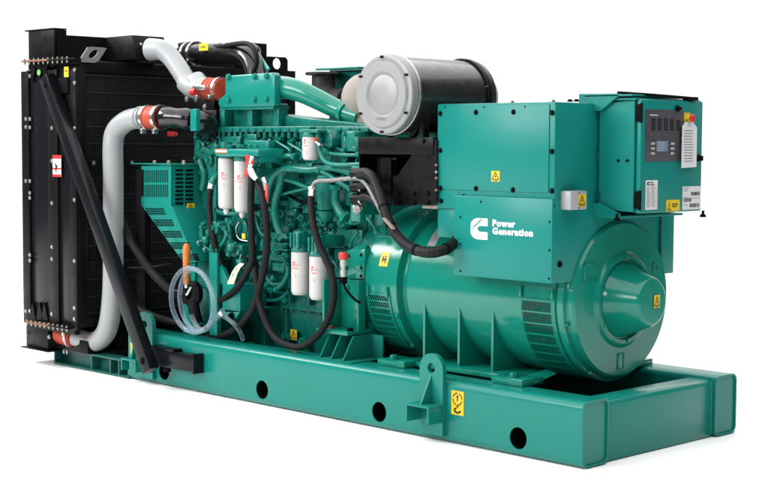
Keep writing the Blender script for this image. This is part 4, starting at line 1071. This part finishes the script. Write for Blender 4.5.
# red tagged sensor hanging off the fuel filter
b = B(RED); yy = .04
b.prism([P(x, y, 'Y', yy) for x, y in ((245, 155.5), (248, 155), (249.5, 162), (247, 177), (243.5, 177), (246, 164))], (0, .002, 0)); b.prism([P(x, y, 'Y', yy-.004) for x, y in ((245.5, 162), (252, 160.5), (253, 163), (249, 166), (246, 165))], (0, .008, 0)); b.done('warning_ribbon', eng, 'small red plastic ribbon')
b = B(SILV); b.tube([P(x, y, 'Y', yy+.01) for x, y in ((252, 156), (252, 162), (250, 168), (253, 175), (257, 180))], .013, 12, 6, rf=lambda t: .012+.008*math.sin(t*PI)); b.done('drain_valve', eng)
b = B(SILV, INKR); b.tube([P(x, y, 'Y', .06) for x, y in ((263, 178), (265, 184), (266, 190))], .012, 10, 5); b.use(INKR).box(P(267.5, 190, 'Y', .06).x-.008, P(267.5, 190, 'Y', .06).x+.008, .05, .06, P(267, 203, 'Y', .06).z, P(267, 185, 'Y', .06).z, .002); b.done('drain_valve', eng)
b = B(RED, SILV, BLACKM); q = P(343.5, 255, 'Y', .10)
b.lathe(q+V((0, 0, -.02)), (0, 0, 1), [(0, .021), (.006, .024), (.024, .024), (.032, .018), (.034, 0)], 24); b.use(SILV).lathe(q+V((0, 0, -.10)), (0, 0, 1), [(0, .014), (.0, .018), (.03, .018), (.03, .014), (.05, .014), (.05, .018), (.079, .018)], 20)
b.use(BLACKM).cyl(q+V((0, 0, -.13)), q+V((0, 0, -.10)), .018, seg=12); b.tube([q+V((0, .0, -.125)), q+V((.02, 0, -.16)), q+V((.05, .02, -.20)), q+V((.06, .05, -.22))], .006, 8, 5); b.tube([q+V((0, .0, -.115)), q+V((-.08, 0, -.10)), q+V((-.13, .02, -.07))], .005, 8, 5)
b.done('pressure_valve', eng, 'silver valve with a red round cap')

# ---- belt guard with slots
yb = .10
pxs = [(141, 166), (171, 164.8), (171, 205), (196, 262), (183, 262), (141, 205)]
b = B(TEAL); b.prism([P(x, y, 'Y', yb) for x, y in pxs], (0, .24, 0), .002); b.prism([P(171.5, 165, 'Y', yb), P(171.5, 205, 'Y', yb), P(190, 241, 'Y', yb+.1), P(197, 240, 'Y', yb+.24), P(197, 165.5, 'Y', yb+.24)], (.0, .004, .0))
A = P(131, 163, 'Y', yb-.01); C = P(171, 165, 'Y', yb-.01); b.box(A.x, C.x, yb-.012, yb+.26, C.z, C.z+.006, .001)
bg = b.done('belt_guard', ROOT, 'teal louvred belt guard')
fg = Face('-Y', yb)
for r in range(2):
    b = B(BLACKM)
    for k in range(14):
        u, v = fg.px(143.6+k*1.85, 182.5+r*14.5); b.box(u-.0032, u+.0032, yb-.0015, yb+.004, v, v+.065, 0)
    b.done('guard_slots', bg)
for k in range(5):
    b = B(BLACKM)
    for j in range(15):
        for i in range(3):
            x = 146+k*8.4+j*1.25+i*.9; y = 209+k*11.4+i*2.4
            if x > 169+k*8.2: continue
            u, v = fg.px(x, y); b.box(u-.003, u+.003, yb-.0015, yb+.002, v-.005, v+.005, 0)
    b.done('guard_slots', bg)
xe = P(171, 180, 'Y', yb).x; fe = Face('+X', xe); b = B(BLACKM)
for r in range(9):
    for cidx in range(2):
        A = fe.px(175.2+cidx*10, 169.5+r*4.1); C = fe.px(182.8+cidx*10, 171.3+r*4.1); fe.rect(b, A[0], C[1], C[0], A[1], -.002, .0048)
b.done('guard_slots', bg)
A = fe.px(185.3, 212); C = fe.px(193, 203); warning(fe, A[0], A[1], C[0], C[1], bg, w=.012)
for x in (155, 169, 184): q = P(x, 162.5, 'Y', yb); bolt(bg, q, (0, -1, 0), .010, .01, ZINC)
b = B(TEALC); b.box(-2.80, -2.62, YF-.1, YF+.3, .30, .64, .01); b.box(-2.56, -2.5, .2, .5, HB-.05, .47, .005); b.done('front_support', ROOT)

# front support bracket and water pump behind the clear hose
b = B(TEAL)
yy = .12
for (xa, ya_, xb_, yb_) in ((191, 262, 195, 337), (209, 252, 217, 336), (183, 300, 192, 334)):
    ebox(b, xa, ya_, xb_, yb_, yy, yy+.02, .002)
ebox(b, 191, 284, 216, 290, yy+.02, yy+.06, .003); b.prism([P(x, y, 'Y', yy+.02) for x, y in ((209, 252), (217, 284), (230, 284), (217, 255))], (0, .02, 0))
ebox(b, 222, 283, 240, 312, yy+.0, yy+.18, .006); ebox(b, 217, 278, 226, 286, yy+.05, yy+.15, .004)
b.prism([P(x, y, 'Y', yy) for x, y in ((222, 312), (240, 312), (236, 318), (226, 318))], (0, .1, 0))
ebox(b, 240, 305, 262, 309, yy+.10, yy+.25, .004)
fs = b.done('front_bracket', ROOT)
q = P(232, 316, 'Y', yy); bolt(fs, q, (0, -1, 0), .014, .02, BLACKM)
b = B(BLACK); q = P(196, 293, 'Y', .11)
b.lathe(q, (0, -1, 0), [(0, 0), (0, .06), (.03, .065), (.05, .05), (.055, .03), (.08, .028), (.08, 0)], 28)
for k in range(8):
    a = 2*PI*k/8; b.box(q.x+.055*math.cos(a)-.008, q.x+.055*math.cos(a)+.008, .07, .09, q.z+.055*math.sin(a)-.008, q.z+.055*math.sin(a)+.008, .003)
b.tube([q+V((-.03, -.06, 0)), q+V((-.08, -.065, .0)), q+V((-.12, -.07, -.005))], .022, 14, 5); b.tube([q+V((.01, -.03, -.03)), q+V((.03, -.03, -.10)), q+V((.04, -.02, -.15))], .03, 14, 5)
pmp = b.done('drain_pump', ROOT, 'black hand drain pump with an orange handle')
b = B(ORANGE, SILV); q = P(186.3, 284, 'Y', .03); t_ = P(186.6, 246.5, 'Y', .03)
b.lathe(q, t_-q, [(0, .012), (.01, .016), (.06, .017), (.13, .019), (.17, .021), (.195, .018), (.205, .012), (.21, 0)], 24)
b.use(SILV).cyl(q+V((0, 0, -.02)), q, .010, seg=12); b.done('pump_handle', pmp, 'orange wooden looking handle')
b = B(SILV); b.cyl(q+V((0, 0, -.06)), q+V((0, .03, -.02)), .008, seg=10); b.done('pump_rod', pmp)

# ================================================================== HOSES
def hose(pts, r_, m=RUBBER, name='rubber_hose', ends=True, parent=None, **k):
    b = B(m); pp = [P(x, y, 'Y', yy) for x, y, yy in pts]; b.tube(pp, r_, 18, 10, **k); o = b.done(name, parent or ROOT)
    return pp, o
def ferrule(pp, i, r_, m=SILV, L=.035, par=None):
    b = B(m); a = pp[i]; c = pp[1] if i == 0 else pp[-2]; d = (c-a).normalized()
    b.cyl(a-d*.012, a+d*.0, r_*1.25, seg=6); b.cyl(a, a+d*L, r_*1.15, seg=20, ch=.002); return b.done('hose_ferrule', par)
pp, o = hose([(212, 184, .17), (210, 192, .15), (209.5, 208, .14), (211, 225, .13), (215, 245, .13), (221, 262, .15), (229, 280, .18), (236, 300, .22)], .0165); ferrule(pp, 0, .0165, par=o)
b = B(TEALC); b.tube([P(x, y, 'Y', yy) for x, y, yy in ((220, 174, .25), (216, 177, .19), (213, 181, .17), (212, 185, .17))], .018, 14, 6); b.done('hose_elbow', eng)
pp, o = hose([(252, 178, .06), (251, 195, .05), (251, 215, .04), (252, 240, .04), (252.5, 258, .06), (247, 272, .08), (237, 288, .10), (224, 299, .13), (212, 304, .16)], .017)
pp, o = hose([(258, 184, .07), (262, 195, .05), (265, 212, .04), (267, 232, .04), (266, 255, .05), (261, 282, .06), (253, 308, .08), (238, 327, .10), (222, 336, .13), (208, 337, .16)], .018)
pp, o = hose([(312.5, 190, .12), (311, 202, .10), (313, 222, .08), (318, 242, .07), (325, 258, .07), (331, 272, .07), (334, 290, .06), (332, 308, .06), (325, 325, .06), (314, 339, .07), (300, 347, .07), (285, 344, .07), (274, 336, .07), (266, 322, .07), (260, 304, .07), (257, 288, .07), (254, 262, .09), (251, 240, .10)], .0165); ferrule(pp, 0, .0165, par=o)
b = B(BRAID); b.tube([P(x, y, 'Y', yy) for x, y, yy in ((312.5, 190, .12), (314, 184, .12), (319, 181, .12), (330, 180.5, .11), (345, 179, .10), (358, 178.5, .08), (366, 184, .05), (373, 196, .03), (381, 211, .02), (389, 222, .02), (397, 232, .02))], .010, 12, 8, rib=(.010, .07)); b.done('braided_line', ROOT, 'braided steel line')
for pts, r_ in (([(112, 200, .14), (124, 226, .10), (135, 248, .06), (152, 272, .03), (172, 291, .06), (196, 305, .13)], .022), ([(112, 284, .12), (121, 294, .08), (137, 308, .05), (160, 318, .08), (190, 326, .14)], .018), ([(118, 268, .12), (150, 267, .03), (170, 264, .1)], .006)):
    hose([(x, y, yy) for x, y, yy in pts], r_)
# generator cable loom
pp, o = hose([(359, 174, .06), (366, 173, .05), (373, 178, .03), (379, 191, .01), (384, 207, -.01), (391, 226, -.02), (402, 241, -.02), (416, 250, -.02), (432, 252.5, -.01), (446, 249, .04), (455, 242, .12), (461, 234, .20)], .0235, CABLE, 'power_cable', rib=(.016, .018))
loom = o
b = B(CABLE); 
b.tube([P(x, y, 'Y', yy) for x, y, yy in ((359, 187, .09), (367, 185, .07), (375, 190, .05), (382, 203, .02), (390, 221, .0))], .018, 14, 8, rib=(.014, .02))
b.tube([P(x, y, 'Y', yy) for x, y, yy in ((359, 199, .09), (367, 197, .08), (376, 202, .06), (384, 213, .03), (393, 228, .01))], .018, 14, 8, rib=(.014, .02)); b.done('power_cable', ROOT)
for i, (x, y) in enumerate(((359, 174), (359, 187), (359, 199))):
    b = B(BLACK, SILV); q = P(x, y, 'Y', .10)
    b.cyl(q+V((-.04, .0, 0)), q+V((.0, 0, 0)), .026, seg=20, ch=.003); b.cyl(q+V((.0, 0, 0)), q+V((.018, 0, 0)), .030, seg=12, ch=.003); b.use(SILV).cyl(q+V((.019, 0, 0)), q+V((.028, 0, 0)), .027, seg=20); b.done('cable_gland', ROOT)
b = B(SILV); q = P(358, 209, 'Y', .12); b.cyl(q, q+V((.01, -.02, 0)), .022, seg=20, ch=.004); b.done('blanking_plug', eng)
b = B(TEALC); ebox(b, 351, 166, 360, 222, .12, .16, .006); b.box(P(360, 170, 'Y', .14).x-.02, P(360, 170, 'Y', .14).x, .14, YF, P(356, 215, 'Y', .14).z, P(356, 170, 'Y', .14).z, .004); b.done('gland_plate', eng)
b = B(CREAM); b.beam(P(384, 218, 'Y', -.05), P(394, 229, 'Y', -.05), .008, .02); b.done('cable_tie', ROOT)
for i in (4, 5, 7, 9):
    d = (pp[min(i+1, len(pp)-1)]-pp[i-1]).normalized(); b = B(BLACKM); b.cyl(pp[i]-d*.005, pp[i]+d*.005, .0255, seg=24); b.done('cable_tie', loom)
# clear hose coil hung over the pump, with its free end
b = B(CLEAR)
pts = []
cx, cy = 191, 300
for k in range(55):
    t = k/54; a = math.radians(300-360*2.25*t); rx_ = 22.5-10*t; ry_ = 32.5-2.5*t
    tx = 9.5*t; pts.append(P(cx+tx+rx_*math.cos(a)+(math.sin(a)*-3.0)*1.2, cy-ry_*math.sin(a), 'Y', .0+.035*t+.01*math.sin(a*2)))
pts = [P(223, 310, 'Y', .03), P(214, 321, 'Y', .02), P(203, 330, 'Y', .0)]+pts
b.tube(pts, .0125, 16, 5)
coil = b.done('drain_hose'); tag(coil, 'clear plastic hose coiled in loops around the orange handle of the drain pump', 'hose')
b = B(CLEAR, SILV); b.tube([P(x, y, 'Y', yy) for x, y, yy in ((221, 315, .05), (228, 319, .06), (235, 325, .07), (240, 332, .09), (243, 340, .11))], .011, 14, 6); b.use(SILV).cyl(P(220, 313, 'Y', .05), P(223, 317, 'Y', .05), .014, seg=14); b.done('overflow_hose', ROOT, 'short clear plastic hose')
# cream tag tied to the engine
b = B(TAGY, INK, TEALC)
ring = [(241, 263), (236, 266), (232, 272), (229, 279), (227, 284)]
ring2 = [(244, 264), (240, 268), (237, 274), (235, 280), (233.5, 284)]
L = [P(x, y, 'Y', .09) for x, y in ring]; Rr = [P(x, y, 'Y', .085) for x, y in ring2]
for k in range(4): b.prism([L[k], Rr[k], Rr[k+1], L[k+1]], (0, .003, 0))
b.use(INK)
for k in (1, 2): 
    m0 = L[k].lerp(Rr[k], .3); m1 = L[k+1].lerp(Rr[k+1], .3); b.prism([m0+V((0, -.001, 0)), m0.lerp(m1, .6)+V((0, -.001, 0)), m0.lerp(m1, .6)+V((.012, -.001, 0)), m0+V((.012, -.001, 0))], (0, .0012, 0))
b.use(TAGY).tube([P(240, 265, 'Y', .09), P(240, 258, 'Y', .14), P(243, 250, 'Y', .2)], .002, 6, 4)
tag(b.done('hanging_tag'), 'cream paper tag with print tied under the fuel pump of the engine', 'tag')
b = B(TEALC); q = P(241, 263, 'Y', .12); b.sphere(q, .022); b.cyl(q+V((-.03, 0, .01)), q+V((.03, 0, -.01)), .010, seg=8); b.done('drain_cock', eng)
b = B(YEL, SILV); q = P(244, 236, 'Y', .11); b.box(q.x-.012, q.x+.014, .105, .11, q.z-.014, q.z+.012, .002); b.use(SILV).tube([P(x, y, 'Y', .12) for x, y in ((239, 222), (236, 228), (237, 236), (241, 240), (248, 241))], .0025, 6, 6); b.done('fuel_tag', eng)

# ================================================================== CHARGE AIR PIPES
yq = .33
b = B(PIPE)
up_ = [P(x, y, 'Y', yy) for x, y, yy in ((150, 49.5, .30), (156, 49.5, .31), (163, 50.5, .32), (171, 57.5, .33), (180, 70, .33), (188, 83, .33), (192, 88.5, .33))]
b.tube(up_, .058, 32, 8, rf=lambda t: .062-.010*min(1, t*2))
b.tube([P(196, 80.5, 'Y', .34), P(203, 88.5, 'Y', .33), P(213, 89.5, 'Y', .33)], .055, 28, 6)
b.tube([P(186, 82, 'Y', .33), P(192, 87, 'Y', .33), P(200, 89, 'Y', .33), P(210, 89.3, 'Y', .33)], .058, 28, 6)
cu = b.done('charge_air_pipe', ROOT, 'upper light grey charge air pipe with a mitred bend')
b = B(REDH); pr = [P(206, 89.2, 'Y', .33), P(224, 90.2, 'Y', .33)]; b.tube(pr, .060, 28, 10, rib=(.028, .045)); b.done('hose_coupling', cu, 'ribbed red silicone coupling')
for x in (208.5, 221):
    c = P(x, 89.5, 'Y', .33); b = B(SILV); b.lathe(c, (1, 0, .0), [(-.009, .060), (-.009, .0655), (.009, .0655), (.009, .060)], 40); b.box(c.x-.008, c.x+.008, c.y-.085, c.y-.060, c.z-.05, c.z-.03, .002); b.done('hose_clamp', cu)
b = B(RED, SILV); q = P(194, 91.5, 'Y', .25); b.cyl(q+V((-.02, 0, 0)), q+V((.02, 0, 0)), .02, seg=14); b.use(SILV).box(q.x, q.x+.10, q.y-.01, q.y, q.z+.006, q.z+.03, .002); b.done('pipe_bracket', cu)
lo = [(150, 117.5, .09), (140, 117.8, .08), (127, 121, .06), (116, 131, .04), (113, 146, .03), (113.3, 175, .03), (113.3, 230, .03), (113, 280, .03), (111, 310, .03), (107, 330, .03), (99, 340, .03), (90, 341.5, .03), (76, 336.5, .0)]
b = B(PIPE); lp_ = [P(*t[:2], 'Y', t[2]) for t in lo]; b.tube(lp_, .0555, 32, 8)
cl = b.done('charge_air_pipe', ROOT, 'lower light grey charge air pipe running down beside the radiator core')
b = B(REDH); a_, c_ = P(148, 117.5, 'Y', .09), P(163, 117.5, 'Y', .10); b.tube([a_, c_], .060, 28, 6, rib=(.05, .02)); b.done('hose_coupling', cl, 'red silicone coupling')
for x in (148.5, 160.5):
    c = P(x, 117.5, 'Y', .09); b = B(SILV); b.lathe(c, (1, .05, 0), [(-.011, .061), (-.011, .0665), (.011, .0665), (.011, .061)], 40); b.cyl(c+V((.0, -.045, -.07)), c+V((0, -.02, -.06)), .010, seg=10); b.box(c.x-.009, c.x+.009, c.y-.05, c.y-.02, c.z-.085, c.z-.06, .002); b.done('hose_clamp', cl)
b = B(PIPE)
for x in (141, 144): c = P(x, 117.8, 'Y', .082); b.lathe(c, (1, .04, 0), [(-.006, .058), (-.003, .062), (.003, .062), (.006, .058)], 32)
b.done('pipe_bead', cl)
b = B(BLACKG); b.tube([P(x, y, 'Y', yy) for x, y, yy in ((160, 117.5, .10), (172, 117.5, .11), (181, 118, .13), (190, 119.5, .16))], .052, 26, 8, rf=lambda t: .053+.004*math.sin(t*9)); b.done('engine_elbow', cl)
b = B(REDH); a_, c_ = P(62, 333, 'Y', .0), P(77, 338, 'Y', .0); b.tube([a_, c_], .0605, 26, 6, rib=(.03, .03)); b.done('hose_coupling', cl)
b = B(SILV); c = P(74, 336.5, 'Y', .0); b.lathe(c, (1, 0, -.05), [(-.010, .062), (-.010, .068), (.010, .068), (.010, .062)], 40); b.box(c.x-.008, c.x+.008, c.y-.075, c.y-.06, c.z+.01, c.z+.06, .002); b.done('hose_clamp', cl)
b = B(RED); q = P(89, 341, 'Y', -.01); b.box(q.x-.05, q.x+.01, -.018, .0, q.z-.0, q.z+.02, .004); b.done('tray_cap', cl)
for x, y in ((166, 109), (170, 134)):
    q = P(x, y, 'X', -3.33); b = B(RED); b.box(q.x, q.x+.02, q.y-.022, q.y+.022, q.z-.014, q.z+.014, .004); b.cyl(q+V((0, .022, 0)), q+V((.02, .035, 0)), .010, seg=10); b.done('red_clip', rad)
# black coolant pipe over the top with its hoses
b = B(BLACKG)
b.tube([P(x, y, 'Y', yy) for x, y, yy in ((192, 54, .62), (205, 54.5, .60), (222, 54, .57), (238, 53.5, .54), (248, 57, .52), (254, 66, .51), (257, 80, .50))], .060, 28, 8)
cpipe = b.done('coolant_pipe', ROOT)
b = B(RUBBER); b.tube([P(185, 56, 'Y', .64), P(196, 54, 'Y', .62)], .066, 26, 4); b.done('hose_coupling', cpipe)
b = B(SILV); c = P(193, 54, 'Y', .62)
for dx in (-.03, .03): b.lathe(c+V((dx, 0, 0)), (1, 0, 0), [(-.008, .066), (-.008, .071), (.008, .071), (.008, .066)], 36)
b.box(c.x-.01, c.x+.03, c.y-.08, c.y-.06, c.z-.07, c.z-.04, .003); b.done('hose_clamp', cpipe)
b = B(RUBBER); b.tube([P(x, y, 'Y', yy) for x, y, yy in ((180, 45, .7), (192, 45, .66), (206, 47, .6), (220, 46.5, .52), (236, 44, .46), (248, 44, .44), (255, 51, .43), (256.5, 63, .43), (253, 74, .43))], .014, 14, 8); b.done('vent_hose', ROOT)
b = B(LIME); b.tube([P(x, y, 'Y', yy) for x, y, yy in ((234, 47.5, .56), (244, 46, .55), (252, 48, .54), (260, 58, .54), (268, 70, .54))], .012, 12, 8); b.done('vent_hose', ROOT, 'turquoise vent hose')
for x, y in ((204.5, 46.5), (238, 49)):
    q = P(x, y, 'Y', .50); b = B(YEL, INKB); b.box(q.x-.05, q.x+.03, .50, .502, q.z-.022, q.z+.018, .0); b.use(INKB).box(q.x-.03, q.x+.01, .499, .5005, q.z-.005, q.z+.0, 0); b.done('warning_sticker', cpipe)
b = B(SILV); q = P(228, 44.5, 'Y', .58); b.cyl(q+V((0, 0, -.01)), q+V((0, 0, .012)), .05, seg=24, ch=.004); b.done('filler_cap', cpipe)
b = B(RED); q = P(184, 43.5, 'Y', .7); b.cyl(q+V((-.02, 0, 0)), q+V((.02, 0, 0)), .01, seg=10); b.done('vent_plug', cpipe)
b = B(BLACKG); b.sphere(P(250, 52, 'Y', .6), .06, (1, 1, .8)); b.done('header_elbow', cpipe)
# ================================================================== SETTING AND LIGHT
FLOOR = mat('white_floor', (.90, .90, .90), .7, spec=.1, var=.0)
b = B(FLOOR); b.box(-8.5, 4.6, -6.2, 4.6, -.02, 0, 0); fl = b.done('floor'); fl['kind'] = 'structure'

w = bpy.data.worlds.new('World'); scene.world = w; w.use_nodes = True; nt = w.node_tree; N = nt.nodes; L_ = nt.links
bg_ = N['Background']; tc = N.new('ShaderNodeTexCoord')
dt = N.new('ShaderNodeVectorMath'); dt.operation = 'DOT_PRODUCT'; dt.inputs[1].default_value = (-.70, .70, .1)
L_.new(tc.outputs['Generated'], dt.inputs[0])
mr = N.new('ShaderNodeMapRange'); mr.interpolation_type = 'SMOOTHSTEP'; mr.inputs['From Min'].default_value = .35; mr.inputs['From Max'].default_value = .90
mr.inputs['To Min'].default_value = WORLD_LO; mr.inputs['To Max'].default_value = 1.15
L_.new(dt.outputs['Value'], mr.inputs['Value']); L_.new(mr.outputs[0], bg_.inputs['Strength']); bg_.inputs['Color'].default_value = (1, 1, 1, 1)

def area(name, loc, target, sx_, sy_, power, colr=(1, 1, 1)):
    l = bpy.data.lights.new(name, 'AREA'); l.shape = 'RECTANGLE'; l.size = sx_; l.size_y = sy_; l.energy = power; l.color = colr
    o = bpy.data.objects.new(name, l); col.objects.link(o); o.location = loc
    o.rotation_euler = (V(target)-V(loc)).to_track_quat('-Z', 'Y').to_euler(); return o
area('overhead_softbox', (-2.0, -.4, 5.2), (-2.0, -.4, 0), 13, 11, P_TOP)
area('side_softbox', (-3.6, -6.0, 3.4), (-1.9, 0, .7), 3.6, 2.4, P_SIDE)
area('window_light', (-5.6, -1.9, 3.5), (-1.3, .3, .9), 1.8, 1.0, P_WIN)
area('front_light', (2.2, -5.2, 2.6), (-.1, .5, .7), 1.3, .8, P_FR)

vs = scene.view_settings; scene.display_settings.display_device = 'sRGB'
vs.view_transform = 'Standard'; vs.look = 'None'; vs.exposure = 0; vs.gamma = 1; vs.use_curve_mapping = False
scene.cycles.max_bounces = 8; scene.cycles.transparent_max_bounces = 16
scene.cycles.use_denoising = True
bpy.context.view_layer.update()
